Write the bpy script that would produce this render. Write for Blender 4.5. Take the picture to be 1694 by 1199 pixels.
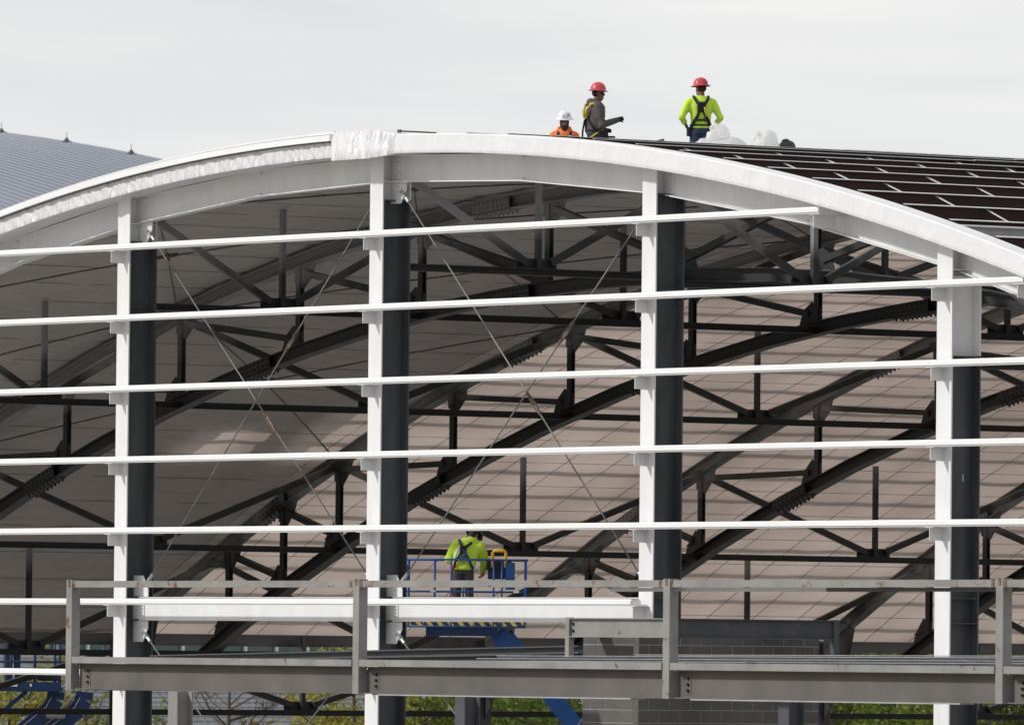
import bpy, bmesh, math, random
from mathutils import Vector, Matrix, noise
random.seed(7)
S = bpy.context.scene
for o in list(bpy.data.objects): bpy.data.objects.remove(o)
COL = S.collection
R_ = math.radians
# ------------------------------------------------------------------ camera
CAM = Vector((125.7196, -89.8112, 5.5003))
TH, ROLL, PITCH, FPX = 0.948546, 0.0100807, 0.0311119, 15739.0
cp, sp = math.cos(PITCH), math.sin(PITCH)
FW = Vector((-math.sin(TH)*cp, math.cos(TH)*cp, sp))
RT0 = Vector((math.cos(TH), math.sin(TH), 0)); UP0 = RT0.cross(FW)
RT = RT0*math.cos(ROLL)+UP0*math.sin(ROLL); UP = -RT0*math.sin(ROLL)+UP0*math.cos(ROLL)
cd = bpy.data.cameras.new('camera'); cam = bpy.data.objects.new('camera', cd); COL.objects.link(cam)
m = Matrix((RT, UP, -FW)).transposed().to_4x4(); m.translation = CAM; cam.matrix_world = m
cd.sensor_width = 36.0; cd.lens = FPX/1694*36; cd.clip_start = 1; cd.clip_end = 6000
cd.dof.use_dof = True; cd.dof.focus_distance = 155; cd.dof.aperture_fstop = 7.0
S.camera = cam
# ------------------------------------------------------------------ sky and sun
SUN_DIR = Vector((-0.38, -0.74, 0.56)).normalized()      # towards the sun
w = bpy.data.worlds.new('World'); S.world = w; w.use_nodes = True
nt = w.node_tree; nt.nodes.clear()
N = nt.nodes.new
out = N('ShaderNodeOutputWorld'); bg = N('ShaderNodeBackground'); bg.inputs[1].default_value = 0.1
sky = N('ShaderNodeTexSky'); sky.sky_type = 'NISHITA'; sky.sun_disc = False
sky.sun_elevation = math.asin(SUN_DIR.z); sky.sun_rotation = math.atan2(SUN_DIR.x, SUN_DIR.y)
sky.dust_density = 2.0
tc = N('ShaderNodeTexCoord'); mp = N('ShaderNodeMapping'); mp.inputs['Scale'].default_value = (7, 7, 60)
nz = N('ShaderNodeTexNoise'); nz.inputs['Scale'].default_value = 1.6; nz.inputs['Detail'].default_value = 5; nz.inputs['Roughness'].default_value = .5
rp = N('ShaderNodeValToRGB'); rp.color_ramp.elements[0].position = .33; rp.color_ramp.elements[1].position = .70
rp.color_ramp.elements[0].color = (7.15, 7.25, 7.38, 1); rp.color_ramp.elements[1].color = (8.5, 8.45, 8.42, 1)
sep = N('ShaderNodeSeparateXYZ'); gr = N('ShaderNodeMapRange')
gr.inputs['From Min'].default_value = 0.045; gr.inputs['From Max'].default_value = 0.12
gr.inputs['To Min'].default_value = 1.14; gr.inputs['To Max'].default_value = 0.98
mul = N('ShaderNodeVectorMath'); mul.operation = 'SCALE'
mx = N('ShaderNodeMix'); mx.data_type = 'RGBA'; mx.inputs['Factor'].default_value = .93
L = nt.links.new
L(tc.outputs['Generated'], mp.inputs[0]); L(mp.outputs[0], nz.inputs['Vector']); L(nz.outputs['Fac'], rp.inputs[0])
L(tc.outputs['Generated'], sep.inputs[0]); L(sep.outputs['Z'], gr.inputs['Value'])
L(rp.outputs[0], mul.inputs[0]); L(gr.outputs[0], mul.inputs['Scale'])
L(sky.outputs[0], mx.inputs['A']); L(mul.outputs[0], mx.inputs['B']); L(mx.outputs['Result'], bg.inputs[0]); L(bg.outputs[0], out.inputs[0])
sd = bpy.data.lights.new('sun', 'SUN'); sd.energy = 2.75; sd.angle = R_(3.0); sd.color = (1, .975, .94)
so = bpy.data.objects.new('sun', sd); COL.objects.link(so)
so.rotation_euler = (-SUN_DIR).to_track_quat('-Z', 'Y').to_euler(); so.location = (0, -40, 60)
S.view_settings.view_transform = 'Standard'; S.view_settings.look = 'None'
S.view_settings.exposure = 0.0; S.view_settings.gamma = 1
S.render.engine = 'CYCLES'; S.cycles.max_bounces = 8; S.cycles.transmission_bounces = 6; S.cycles.transparent_max_bounces = 8

# ------------------------------------------------------------------ materials
def mat(name, col, rough=.5, metal=0, col2=None, nscale=3, lo=.35, hi=.7, bump=0, bscale=40, rust=0, rscale=6, spec=.4, stretch=None, coords='Object'):
    m = bpy.data.materials.new(name); m.use_nodes = True
    t = m.node_tree; b = t.nodes['Principled BSDF']
    b.inputs['Roughness'].default_value = rough; b.inputs['Metallic'].default_value = metal
    b.inputs['Specular IOR Level'].default_value = spec
    c = (*col, 1)
    tcn = t.nodes.new('ShaderNodeTexCoord') if coords != 'World' else t.nodes.new('ShaderNodeNewGeometry'); src = tcn.outputs[coords if coords != 'World' else 'Position']
    mpn = t.nodes.new('ShaderNodeMapping'); t.links.new(src, mpn.inputs[0])
    if stretch: mpn.inputs['Scale'].default_value = stretch
    src = mpn.outputs[0]
    sock = None
    if col2:
        n = t.nodes.new('ShaderNodeTexNoise'); n.inputs['Scale'].default_value = nscale; n.inputs['Detail'].default_value = 6
        n.inputs['Roughness'].default_value = .62
        r = t.nodes.new('ShaderNodeValToRGB'); r.color_ramp.elements[0].position = lo; r.color_ramp.elements[1].position = hi
        r.color_ramp.elements[0].color = c; r.color_ramp.elements[1].color = (*col2, 1)
        t.links.new(src, n.inputs['Vector']); t.links.new(n.outputs['Fac'], r.inputs[0]); sock = r.outputs[0]
    else:
        b.inputs['Base Color'].default_value = c
    if rust:
        n2 = t.nodes.new('ShaderNodeTexNoise'); n2.inputs['Scale'].default_value = rscale; n2.inputs['Detail'].default_value = 8; n2.inputs['Roughness'].default_value = .7
        r2 = t.nodes.new('ShaderNodeValToRGB'); r2.color_ramp.elements[0].position = 1-rust; r2.color_ramp.elements[1].position = min(1, 1-rust+.05)
        mm = t.nodes.new('ShaderNodeMix'); mm.data_type = 'RGBA'
        t.links.new(src, n2.inputs['Vector']); t.links.new(n2.outputs['Fac'], r2.inputs[0]); t.links.new(r2.outputs[0], mm.inputs['Factor'])
        if sock: t.links.new(sock, mm.inputs['A'])
        else: mm.inputs['A'].default_value = c
        mm.inputs['B'].default_value = (.135, .07, .035, 1); sock = mm.outputs['Result']
    if sock: t.links.new(sock, b.inputs['Base Color'])
    if bump:
        n3 = t.nodes.new('ShaderNodeTexNoise'); n3.inputs['Scale'].default_value = bscale; n3.inputs['Detail'].default_value = 4
        bp = t.nodes.new('ShaderNodeBump'); bp.inputs['Strength'].default_value = bump; bp.inputs['Distance'].default_value = .02
        t.links.new(src, n3.inputs['Vector']); t.links.new(n3.outputs['Fac'], bp.inputs['Height']); t.links.new(bp.outputs[0], b.inputs['Normal'])
    return m

M = {}
M['white'] = mat('white_paint', (.77, .77, .775), .42, col2=(.66, .665, .67), nscale=1.0, lo=.35, hi=.8, stretch=(3, 3, .7))
M['girt'] = mat('white_girt_paint', (.82, .82, .825), .38, col2=(.72, .72, .72), nscale=1.2, lo=.4, hi=.85, stretch=(.5, 2, 5))
M['wrap'] = mat('white_plastic_wrap', (.76, .76, .775), .33, col2=(.70, .70, .72), nscale=2.5, bump=.35, bscale=9, spec=.5)
def wrinkle(m, sc, strength, dist, rot):
    t = m.node_tree; b = t.nodes['Principled BSDF']; tcn = t.nodes.new('ShaderNodeTexCoord'); mpn = t.nodes.new('ShaderNodeMapping'); mpn.inputs['Rotation'].default_value = (0, R_(rot), 0); mpn.inputs['Scale'].default_value = sc
    n = t.nodes.new('ShaderNodeTexNoise'); n.inputs['Scale'].default_value = 1; n.inputs['Detail'].default_value = 4; n.inputs['Roughness'].default_value = .6; n.inputs['Distortion'].default_value = .5
    bp = t.nodes.new('ShaderNodeBump'); bp.inputs['Strength'].default_value = strength; bp.inputs['Distance'].default_value = dist
    t.links.new(tcn.outputs['Object'], mpn.inputs[0]); t.links.new(mpn.outputs[0], n.inputs['Vector']); t.links.new(n.outputs['Fac'], bp.inputs['Height']); t.links.new(bp.outputs[0], b.inputs['Normal']); return m
M['wrap_folds'] = wrinkle(mat('creased_plastic_wrap', (.74, .74, .765), .28, spec=.5), (13, 4, 1.4), 1.0, .07, 20)
M['wrap_loose'] = wrinkle(mat('loose_plastic_wrap', (.74, .74, .76), .28, spec=.5), (11, 4, 1.6), 1.0, .07, -8)
M['wrap'] = wrinkle(M['wrap'], (13, 4, 6), .55, .016, -35)
M['primer'] = mat('dark_blue_grey_primer', (.040, .045, .054), .36, col2=(.095, .10, .112), nscale=1.1, lo=.35, hi=.8, spec=.5, stretch=(2.5, 2.5, .5), rust=.0)
M['steel'] = None
M['purlin'] = mat('maroon_primer', (.030, .011, .013), .42, col2=(.045, .018, .02), nscale=1.2, spec=.35)
M['pale_steel_and_sheen'] = mat('pale_grey_steel_and_sheen', (.60, .60, .61), .5, col2=(.46, .46, .47), nscale=2)  # pale steel parts, and the sky sheen painted along purlin tops
M['galv'] = mat('galvanised_steel', (.40, .41, .42), .42, .55, col2=(.50, .51, .52), nscale=5)
M['rod'] = mat('grey_rod', (.13, .13, .13), .4, .0, col2=(.22, .215, .21), nscale=9)
M['rust'] = mat('rusty_steel', (.10, .045, .024), .8, col2=(.20, .16, .13), nscale=14, lo=.4, hi=.62)
M['lobby'] = mat('weathered_grey_primer', (.27, .265, .255), .6, col2=(.19, .186, .18), nscale=1.7, rust=.40, rscale=4, bump=.1)
M['lobby_web'] = mat('brown_grey_primer_and_shade', (.14, .128, .117), .66, col2=(.085, .079, .074), nscale=1.4, lo=.3, hi=.75, rust=.30, rscale=3)  # brownish primer, darkened for the shadow under the deck edge
M['lobby_dark'] = mat('dark_primer_and_shade', (.055, .06, .07), .55, col2=(.09, .09, .095), nscale=2.0, rust=.31, rscale=3)  # dark primer; on the screen frame it paints in shade
M['block'] = mat('concrete_block', (.125, .119, .113), .92, col2=(.078, .075, .073), nscale=1.1, lo=.3, hi=.7, bump=.5, bscale=60, coords='World')
M['mortar'] = mat('mortar', (.36, .35, .33), .95, col2=(.28, .27, .26), nscale=8)
M['blue'] = mat('blue_lift_paint', (.009, .070, .26), .45, col2=(.02, .10, .30), nscale=5, lo=.4, hi=.8, spec=.4)
M['bluedark'] = mat('deep_blue_boom_paint', (.004, .022, .085), .42, col2=(.006, .032, .11), nscale=3)
M['yellow'] = mat('yellow_lift_paint', (.75, .42, .02), .45)
M['black'] = mat('black_rubber', (.012, .012, .013), .6)
M['tyre'] = mat('tyre_rubber', (.02, .02, .02), .85)
M['deck'] = mat('grey_deck_plate', (.10, .10, .105), .6)
M['decal'] = mat('white_decal', (.70, .70, .68), .5)
M['vaultroof'] = mat('blue_grey_metal_roof', (.265, .29, .345), .55, .0, col2=(.285, .31, .365), nscale=.25)
M['vent'] = mat('dark_grey_vent', (.07, .085, .10), .6)
M['siding'] = mat('grey_corrugated_siding', (.44, .46, .51), .5, .1, col2=(.50, .52, .57), nscale=.4)
M['gwhite'] = mat('white_trim', (.7, .71, .71), .5)
M['gglass'] = mat('green_glass', (.025, .085, .08), .1, spec=.8)
M['ground'] = mat('dry_soil', (.30, .275, .24), .95, col2=(.22, .21, .17), nscale=.12, bump=.4, bscale=3)
M['slab'] = mat('concrete_slab', (.46, .45, .43), .9, col2=(.38, .37, .35), nscale=.5)
M['bark'] = mat('bark', (.10, .08, .065), .9, col2=(.06, .05, .04), nscale=8)
def leafmat(name, c, c2):
    m = mat(name, c, .6, col2=c2, nscale=.9, lo=.3, hi=.7)
    t = m.node_tree; b = t.nodes['Principled BSDF']; tr = t.nodes.new('ShaderNodeBsdfTranslucent'); a = t.nodes.new('ShaderNodeMixShader'); a.inputs[0].default_value = .35
    o = t.nodes['Material Output']; src = b.inputs['Base Color'].links[0].from_socket
    t.links.new(src, tr.inputs[0]); t.links.new(b.outputs[0], a.inputs[1]); t.links.new(tr.outputs[0], a.inputs[2]); t.links.new(a.outputs[0], o.inputs[0])
    return m
M['leaf_g'] = leafmat('green_leaves', (.12, .18, .028), (.21, .24, .035))
M['leaf_y'] = leafmat('yellow_green_leaves', (.24, .25, .035), (.33, .28, .04))
M['leaf_d'] = leafmat('dark_green_leaves', (.085, .145, .022), (.15, .195, .03))
M['leaf_r'] = leafmat('russet_leaves', (.16, .07, .035), (.12, .06, .035))

def steelmat():
    # dark shop primer, with pale overspray on the members close under the roof liner
    m = bpy.data.materials.new('dark_primer_with_overspray'); m.use_nodes = True; t = m.node_tree; b = t.nodes['Principled BSDF']
    b.inputs['Roughness'].default_value = .5; b.inputs['Specular IOR Level'].default_value = .35
    n = t.nodes.new('ShaderNodeTexNoise'); n.inputs['Scale'].default_value = .9; n.inputs['Detail'].default_value = 5
    g = t.nodes.new('ShaderNodeNewGeometry'); s = t.nodes.new('ShaderNodeSeparateXYZ')
    t.links.new(g.outputs['Position'], s.inputs[0]); t.links.new(g.outputs['Position'], n.inputs['Vector'])
    def mt(op, a, bb):
        k = t.nodes.new('ShaderNodeMath'); k.operation = op
        for i, v in enumerate((a, bb)):
            if v is None: continue
            if isinstance(v, (int, float)): k.inputs[i].default_value = v
            else: t.links.new(v, k.inputs[i])
        return k.outputs[0]
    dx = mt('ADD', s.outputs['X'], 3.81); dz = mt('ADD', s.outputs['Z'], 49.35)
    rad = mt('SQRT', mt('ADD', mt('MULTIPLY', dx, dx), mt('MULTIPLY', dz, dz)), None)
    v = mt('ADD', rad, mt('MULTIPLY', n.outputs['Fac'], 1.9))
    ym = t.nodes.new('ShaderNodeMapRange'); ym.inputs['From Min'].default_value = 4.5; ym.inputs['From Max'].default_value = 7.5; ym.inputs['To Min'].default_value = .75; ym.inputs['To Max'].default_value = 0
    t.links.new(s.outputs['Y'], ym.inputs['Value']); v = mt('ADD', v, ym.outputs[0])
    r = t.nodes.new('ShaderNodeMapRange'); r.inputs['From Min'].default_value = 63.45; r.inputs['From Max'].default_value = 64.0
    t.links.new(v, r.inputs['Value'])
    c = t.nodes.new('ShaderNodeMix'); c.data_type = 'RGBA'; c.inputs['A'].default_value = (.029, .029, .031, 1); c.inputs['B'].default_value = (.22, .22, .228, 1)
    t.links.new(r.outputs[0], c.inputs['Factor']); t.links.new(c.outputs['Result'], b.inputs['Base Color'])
    return m
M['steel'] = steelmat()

def linermat():
    m = bpy.data.materials.new('translucent_vinyl_insulation'); m.use_nodes = True; t = m.node_tree
    t.nodes.clear(); o = t.nodes.new('ShaderNodeOutputMaterial')
    d = t.nodes.new('ShaderNodeBsdfDiffuse'); tr = t.nodes.new('ShaderNodeBsdfTranslucent'); a = t.nodes.new('ShaderNodeAddShader')
    g = t.nodes.new('ShaderNodeNewGeometry')
    n = t.nodes.new('ShaderNodeTexNoise'); n.inputs['Scale'].default_value = .42; n.inputs['Detail'].default_value = 6
    mpn = t.nodes.new('ShaderNodeMapping'); mpn.inputs['Scale'].default_value = (.6, 1.0, .6)
    t.links.new(g.outputs['Position'], mpn.inputs[0]); t.links.new(mpn.outputs[0], n.inputs['Vector'])
    r = t.nodes.new('ShaderNodeValToRGB'); r.color_ramp.elements[0].position = .3; r.color_ramp.elements[1].position = .7
    r.color_ramp.elements[0].color = (.155, .122, .104, 1); r.color_ramp.elements[1].color = (.285, .232, .203, 1)
    t.links.new(n.outputs['Fac'], r.inputs[0]); t.links.new(r.outputs[0], tr.inputs[0])
    d.inputs[0].default_value = (.40, .38, .375, 1)
    n2 = t.nodes.new('ShaderNodeTexNoise'); n2.inputs['Scale'].default_value = 1.0; n2.inputs['Detail'].default_value = 3; n2.inputs['Distortion'].default_value = .8
    m2 = t.nodes.new('ShaderNodeMapping'); m2.inputs['Scale'].default_value = (3.2, .7, 3.2)
    t.links.new(g.outputs['Position'], m2.inputs[0]); t.links.new(m2.outputs[0], n2.inputs['Vector'])
    bp = t.nodes.new('ShaderNodeBump'); bp.inputs['Strength'].default_value = .9; bp.inputs['Distance'].default_value = .16
    t.links.new(n2.outputs['Fac'], bp.inputs['Height']); t.links.new(bp.outputs[0], d.inputs['Normal'])
    t.links.new(d.outputs[0], a.inputs[0]); t.links.new(tr.outputs[0], a.inputs[1]); t.links.new(a.outputs[0], o.inputs[0])
    return m
M['liner'] = linermat()
def sheetmat(name, c, tc_, rough=.3):
    m = mat(name, c, rough, spec=.5); t = m.node_tree; b = t.nodes['Principled BSDF']; tr = t.nodes.new('ShaderNodeBsdfTranslucent'); tr.inputs[0].default_value = (*tc_, 1)
    tp = t.nodes.new('ShaderNodeBsdfTransparent'); a = t.nodes.new('ShaderNodeMixShader'); a.inputs[0].default_value = .55; a2 = t.nodes.new('ShaderNodeMixShader'); a2.inputs[0].default_value = .40
    o = t.nodes['Material Output']
    t.links.new(b.outputs[0], a.inputs[1]); t.links.new(tr.outputs[0], a.inputs[2]); t.links.new(a.outputs[0], a2.inputs[1]); t.links.new(tp.outputs[0], a2.inputs[2]); t.links.new(a2.outputs[0], o.inputs[0])
    return m
M['sheet'] = sheetmat('clear_white_poly_sheet', (.92, .91, .90), (.97, .95, .93))
M['bag'] = mat('black_plastic', (.008, .008, .010), .25, spec=.6)
# clothing
for k, c, c2 in (('skin', (.36, .19, .13), None), ('skin_d', (.20, .10, .068), None), ('hivis', (.55, .76, .06), (.46, .66, .05)), ('orange', (.85, .20, .04), (.72, .16, .035)), ('hoodie', (.088, .074, .072), (.062, .052, .052)),
                 ('jeans', (.018, .032, .065), (.03, .05, .09)), ('slate', (.045, .046, .052), (.065, .066, .072)), ('hat_red', (.50, .05, .065), (.55, .08, .09)), ('hat_white', (.72, .74, .75), None), ('hat_black', (.012, .012, .014), None),
                 ('strap', (.012, .012, .014), None), ('strap_y', (.50, .40, .03), None), ('strap_b', (.02, .045, .22), None), ('red', (.40, .02, .02), None), ('beard', (.03, .015, .012), None), ('hair', (.02, .015, .013), None),
                 ('lens', (.01, .03, .12), None), ('boot', (.10, .06, .035), None), ('glove', (.012, .02, .018), None), ('glove_t', (.40, .26, .15), None), ('silver', (.5, .5, .5), None)):
    M[k] = mat('cloth_'+k, c, .35 if k.startswith('hat') or k == 'lens' else .8, col2=c2, nscale=7, bump=.25 if c2 else 0, bscale=18)

# ------------------------------------------------------------------ helpers
def link(name, me, parent=None, mats=()):
    o = bpy.data.objects.new(name, me); COL.objects.link(o)
    for k in mats:
        if k: me.materials.append(M[k] if isinstance(k, str) else k)
    if parent: o.parent = parent
    return o
class MB:
    def __init__(s): s.v = []; s.f = []; s.mi = []
    def add(s, vs, fs, mi=0):
        b = len(s.v); s.v += [tuple(x) for x in vs]; s.f += [tuple(b+i for i in f) for f in fs]; s.mi += [mi]*len(fs); return s
    def build(s, name, mats, parent=None, smooth=False):
        me = bpy.data.meshes.new(name); me.from_pydata(s.v, [], s.f)
        if any(s.mi): me.polygons.foreach_set('material_index', s.mi)
        if smooth: me.polygons.foreach_set('use_smooth', [True]*len(s.f))
        me.update()
        return link(name, me, parent, (mats,) if isinstance(mats, (str, bpy.types.Material)) else mats)
    def box(s, x0, x1, y0, y1, z0, z1, mi=0):
        v = [(x, y, z) for z in (z0, z1) for y in (y0, y1) for x in (x0, x1)]
        return s.add(v, [(0,2,3,1),(4,5,7,6),(0,1,5,4),(2,6,7,3),(0,4,6,2),(1,3,7,5)], mi)
    def sweep(s, prof, p0, p1, up, mi=0, cap=True):
        p0, p1 = Vector(p0), Vector(p1); d = (p1-p0).normalized(); up = Vector(up); sd = d.cross(up).normalized(); up = sd.cross(d).normalized()
        n = len(prof); vs = [p+sd*a+up*b for p in (p0, p1) for a, b in prof]
        fs = [(i, (i+1) % n, n+(i+1) % n, n+i) for i in range(n)]
        if cap: fs += [tuple(range(n-1, -1, -1)), tuple(range(n, 2*n))]
        return s.add(vs, fs, mi)
    def ibeam(s, p0, p1, up, d, b, tf=.018, tw=.012, mi=0):
        for a0, a1, z0, z1 in ((-b/2, b/2, d/2-tf, d/2), (-b/2, b/2, -d/2, -d/2+tf), (-tw/2, tw/2, -d/2+tf, d/2-tf)):
            s.sweep([(a0, z0), (a1, z0), (a1, z1), (a0, z1)], p0, p1, up, mi)
        return s
    def bar(s, p0, p1, w_, h, up=(0, 0, 1), mi=0): return s.sweep([(-w_/2, -h/2), (w_/2, -h/2), (w_/2, h/2), (-w_/2, h/2)], p0, p1, up, mi)
    def tube(s, p0, p1, r, n=8, up=(0.1, 0.2, 1), mi=0): return s.sweep([(r*math.cos(2*math.pi*i/n), r*math.sin(2*math.pi*i/n)) for i in range(n)], p0, p1, up, mi)
    def plate(s, pts, nrm, t, mi=0):
        nrm = Vector(nrm).normalized()*t/2; n = len(pts); vs = [Vector(p)-nrm for p in pts]+[Vector(p)+nrm for p in pts]
        return s.add(vs, [tuple(range(n-1, -1, -1)), tuple(range(n, 2*n))]+[(i, (i+1) % n, n+(i+1) % n, n+i) for i in range(n)], mi)
    def path(s, pts, r, n=6, mi=0):
        pts = [Vector(p) for p in pts]; k = len(pts); b = []
        ref = Vector((.13, .31, .94))
        for i, p in enumerate(pts):
            d = (pts[min(i+1, k-1)]-pts[max(i-1, 0)]).normalized(); sd = d.cross(ref)
            if sd.length < .05: sd = d.cross(Vector((1, 0, 0)))
            sd.normalize(); u = sd.cross(d); rr = r[i] if isinstance(r, (list, tuple)) else r
            b += [p+sd*rr*math.cos(2*math.pi*j/n)+u*rr*math.sin(2*math.pi*j/n) for j in range(n)]
        fs = [(i*n+j, i*n+(j+1) % n, (i+1)*n+(j+1) % n, (i+1)*n+j) for i in range(k-1) for j in range(n)]
        fs += [tuple(range(n-1, -1, -1)), tuple(range((k-1)*n, k*n))]
        return s.add(b, fs, mi)
    def bolt(s, p, d, r=.022, h=.03, mi=0):
        p = Vector(p); return s.tube(p, p+Vector(d).normalized()*h, r, 6, mi=mi, up=(.3, .5, .8))
    def lathe(s, prof, c, n=20, axis=None, mi=0):
        c = Vector(c); q = axis or Matrix.Identity(3); k = len(prof)
        vs = [c+q@Vector((r*math.cos(2*math.pi*j/n), r*math.sin(2*math.pi*j/n), z)) for r, z in prof for j in range(n)]
        return s.add(vs, [(i*n+j, i*n+(j+1) % n, (i+1)*n+(j+1) % n, (i+1)*n+j) for i in range(k-1) for j in range(n)], mi)
def thing(name, label, cat, loc=(0, 0, 0), rz=0, group=None):
    o = bpy.data.objects.new(name, None); COL.objects.link(o); o.location = loc; o.rotation_euler = (0, 0, rz); o.empty_display_size = .2
    return tag(o, label, cat, group)
def tag(o, label, cat, group=None):
    o['label'] = label; o['category'] = cat
    if group: o['group'] = group
    return o
def struct(o): o['kind'] = 'structure'; return o
def stuff(o): o['kind'] = 'stuff'; return o

XC, ZC = -3.81, -49.35                    # axis of the vault
def rz_(X, R): return math.sqrt(max(R*R-(X-XC)**2, 0))+ZC
def cyl(s, R): a = s/63.2; return XC+R*math.sin(a), ZC+R*math.cos(a)
def s_of(X, R=63.2): return math.asin((X-XC)/R)*63.2

# ------------------------------------------------------------------ ground
g = MB(); n = 24
xs = [-2600+5200*i/n for i in range(n+1)]
g.add([(x, y, 0) for y in xs for x in xs], [(j*(n+1)+i, j*(n+1)+i+1, (j+1)*(n+1)+i+1, (j+1)*(n+1)+i) for j in range(n) for i in range(n)])
struct(g.build('ground', 'ground'))
struct(MB().box(-36, 30, -12, 52, -.1, .05).build('floor_slab', 'slab'))

# ------------------------------------------------------------------ arena building
A = thing('arena_building', 'arena under construction with white arched steel end wall and curved trusses', 'building')
COLX = [-26.67, -19.05, -11.43, -3.81, 3.81, 11.43, 19.05]
PAINT = {-26.67: 10.2, -19.05: 11.4, -11.43: 12.63, -3.81: 13.09, 3.81: 12.93, 11.43: 10.2, 19.05: 9.6}
BB, BT = 62.74, 63.19                     # end arch beam, bottom and top radius
ROWZ = [12.56-1.2182*i for i in range(7)]
YW = .585                                 # web plane of the columns
for X in COLX:
    top = rz_(X, BT)-.01; zp = PAINT[X]
    c = MB().box(X-.185, X+.185, .30, .325, 0.05, top).build('column', 'white', A)
    b = MB(); b.box(X-.008, X+.008, .327, .843, .05, zp); b.build('web', 'primer', c)
    MB().box(X-.185, X+.185, .845, .87, .05, zp).build('rear_flange', 'primer', c)
    if top > zp+.1:
        b = MB(); b.box(X-.008, X+.008, .327, .843, zp+.002, top); b.build('painted_web', 'white', c)
        MB().box(X-.185, X+.185, .845, .87, zp+.002, top).build('painted_rear_flange', 'white', c)
    for z in (zp-.012, rz_(X, BB), 11.4, 6.49, 6.11):
        MB().box(X+.01, X+.17, .327, .843, z-.008, z+.008).build('stiffener', 'white' if z > zp else 'primer', c)
    # shear tab, bolts
    b = MB(); zt = rz_(X+.2, BB)
    b.box(X+.012, X+.30, YW-.022, YW-.010, zt+.03, zt+.42)
    for k in range(5):
        b.bolt((X+.25, YW-.022, zt+.06+.08*k), (0, -1, 0), .02, .025)
    b.build('shear_tab', 'white', c)
# arch beams between columns, in facets
ends = [-34.29]+COLX+[26.67]
for i in range(len(ends)-1):
    x0, x1 = ends[i]+.02, ends[i+1]-.02
    nseg = 2
    pts = []
    for k in range(nseg+1):
        X = x0+(x1-x0)*k/nseg; pts.append(X)
    pr = MB(); holes = MB()
    for k in range(nseg):
        a, b_ = pts[k], pts[k+1]
        for r0, r1, hw in ((BB, BB+.018, .10), (BT-.018, BT, .10), (BB+.018, BT-.018, .006)):
            q = []
            for X in (a, b_):
                for r in (r0, r1):
                    for y in (-hw, hw): q.append((X, YW+y, rz_(X, r)))
            pr.add(q, [(0,1,3,2),(4,6,7,5),(0,4,5,1),(2,3,7,6),(0,2,6,4),(1,5,7,3)])
        if k:
            for rr in (BB+.05, BT-.05): holes.bolt((a, YW-.006, rz_(a, rr)), (0, -1, 0), .014, .006)
    ab = pr.build('arch_beam', 'white', A)
    if holes.v: holes.build('splice_hole', 'black', ab)
# girts, one per bay and row, on brackets
bk = MB().box(-.006, .006, .045, .30, -.205, -.012).box(-.10, .10, .03, .30, -.012, -.002)
bk.box(-.05, .05, .285, .30, -.205, -.014)
bkm = bk.build('girt_bracket', 'white', A)
first = True
def girt(x0, x1, z):
    me = bpy.data.meshes.new('girt'); bm = bmesh.new(); bmesh.ops.create_cube(bm, size=1)
    for v in bm.verts: v.co = ((x0+x1)/2+v.co.x*(x1-x0), .105+v.co.y*.21, z-.053+v.co.z*.106)
    bmesh.ops.bevel(bm, geom=[e for e in bm.edges if abs(e.verts[0].co.x-e.verts[1].co.x) > .1], offset=.024, segments=3, affect='EDGES')
    bm.to_mesh(me); bm.free(); me.polygons.foreach_set('use_smooth', [True]*len(me.polygons)); me.set_sharp_from_angle(angle=.6)
    link('girt', me, A, ('girt',))
def bracket(X, z):
    global first
    if first: bkm.location = (X, 0, z); first = False; return
    o = bkm.copy(); COL.objects.link(o); o.parent = A; o.location = (X, 0, z)
for i, z in enumerate(ROWZ):
    xl = [-16.3, -21.4, -25.4, -28.5, -30.5, -32, -32][i]; xr = [8.63, 13.71, 17.9, 21, 23, 3.81, 3.81][i]
    cuts = [xl]+[X for X in COLX if xl+.3 < X < xr-.3]+[xr]
    for a, b_ in zip(cuts[:-1], cuts[1:]): girt(a+.002, b_-.002, z)
    for X in cuts[1:-1]: bracket(X, z-.106)
    if i < 2:      # end bracket carried by the arch beam
        MB().box(xr-.20, xr-.188, .05, YW-.1, z-.32, z-.108).box(xr-.28, xr-.02, .03, YW-.02, z-.118, z-.108).box(xr-.02, xr-.005, .215, YW-.02, z-.10, z-.01).build('girt_bracket', 'white', A)
    elif xr == 3.81: bracket(3.81, z-.106)
# deep beam behind the sixth girt, left of the block shaft
for a, b_ in ((-11.43, -3.81), (-3.81, 3.81)):
    bm_ = MB().ibeam((a+.30, YW, 6.30), (b_-.015, YW, 6.30), (0, 0, 1), .40, .17, .014, .012).build('eave_height_beam', 'white', A)
    bb = MB(); bb.box(a+.012, a+.36, YW-.022, YW-.012, 6.12, 6.46)
    for k in range(6): bb.bolt((a+.31, YW-.022, 6.15+.055*k), (0, -1, 0), .016, .02)
    bb.build('shear_tab', 'white', bm_)
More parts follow.
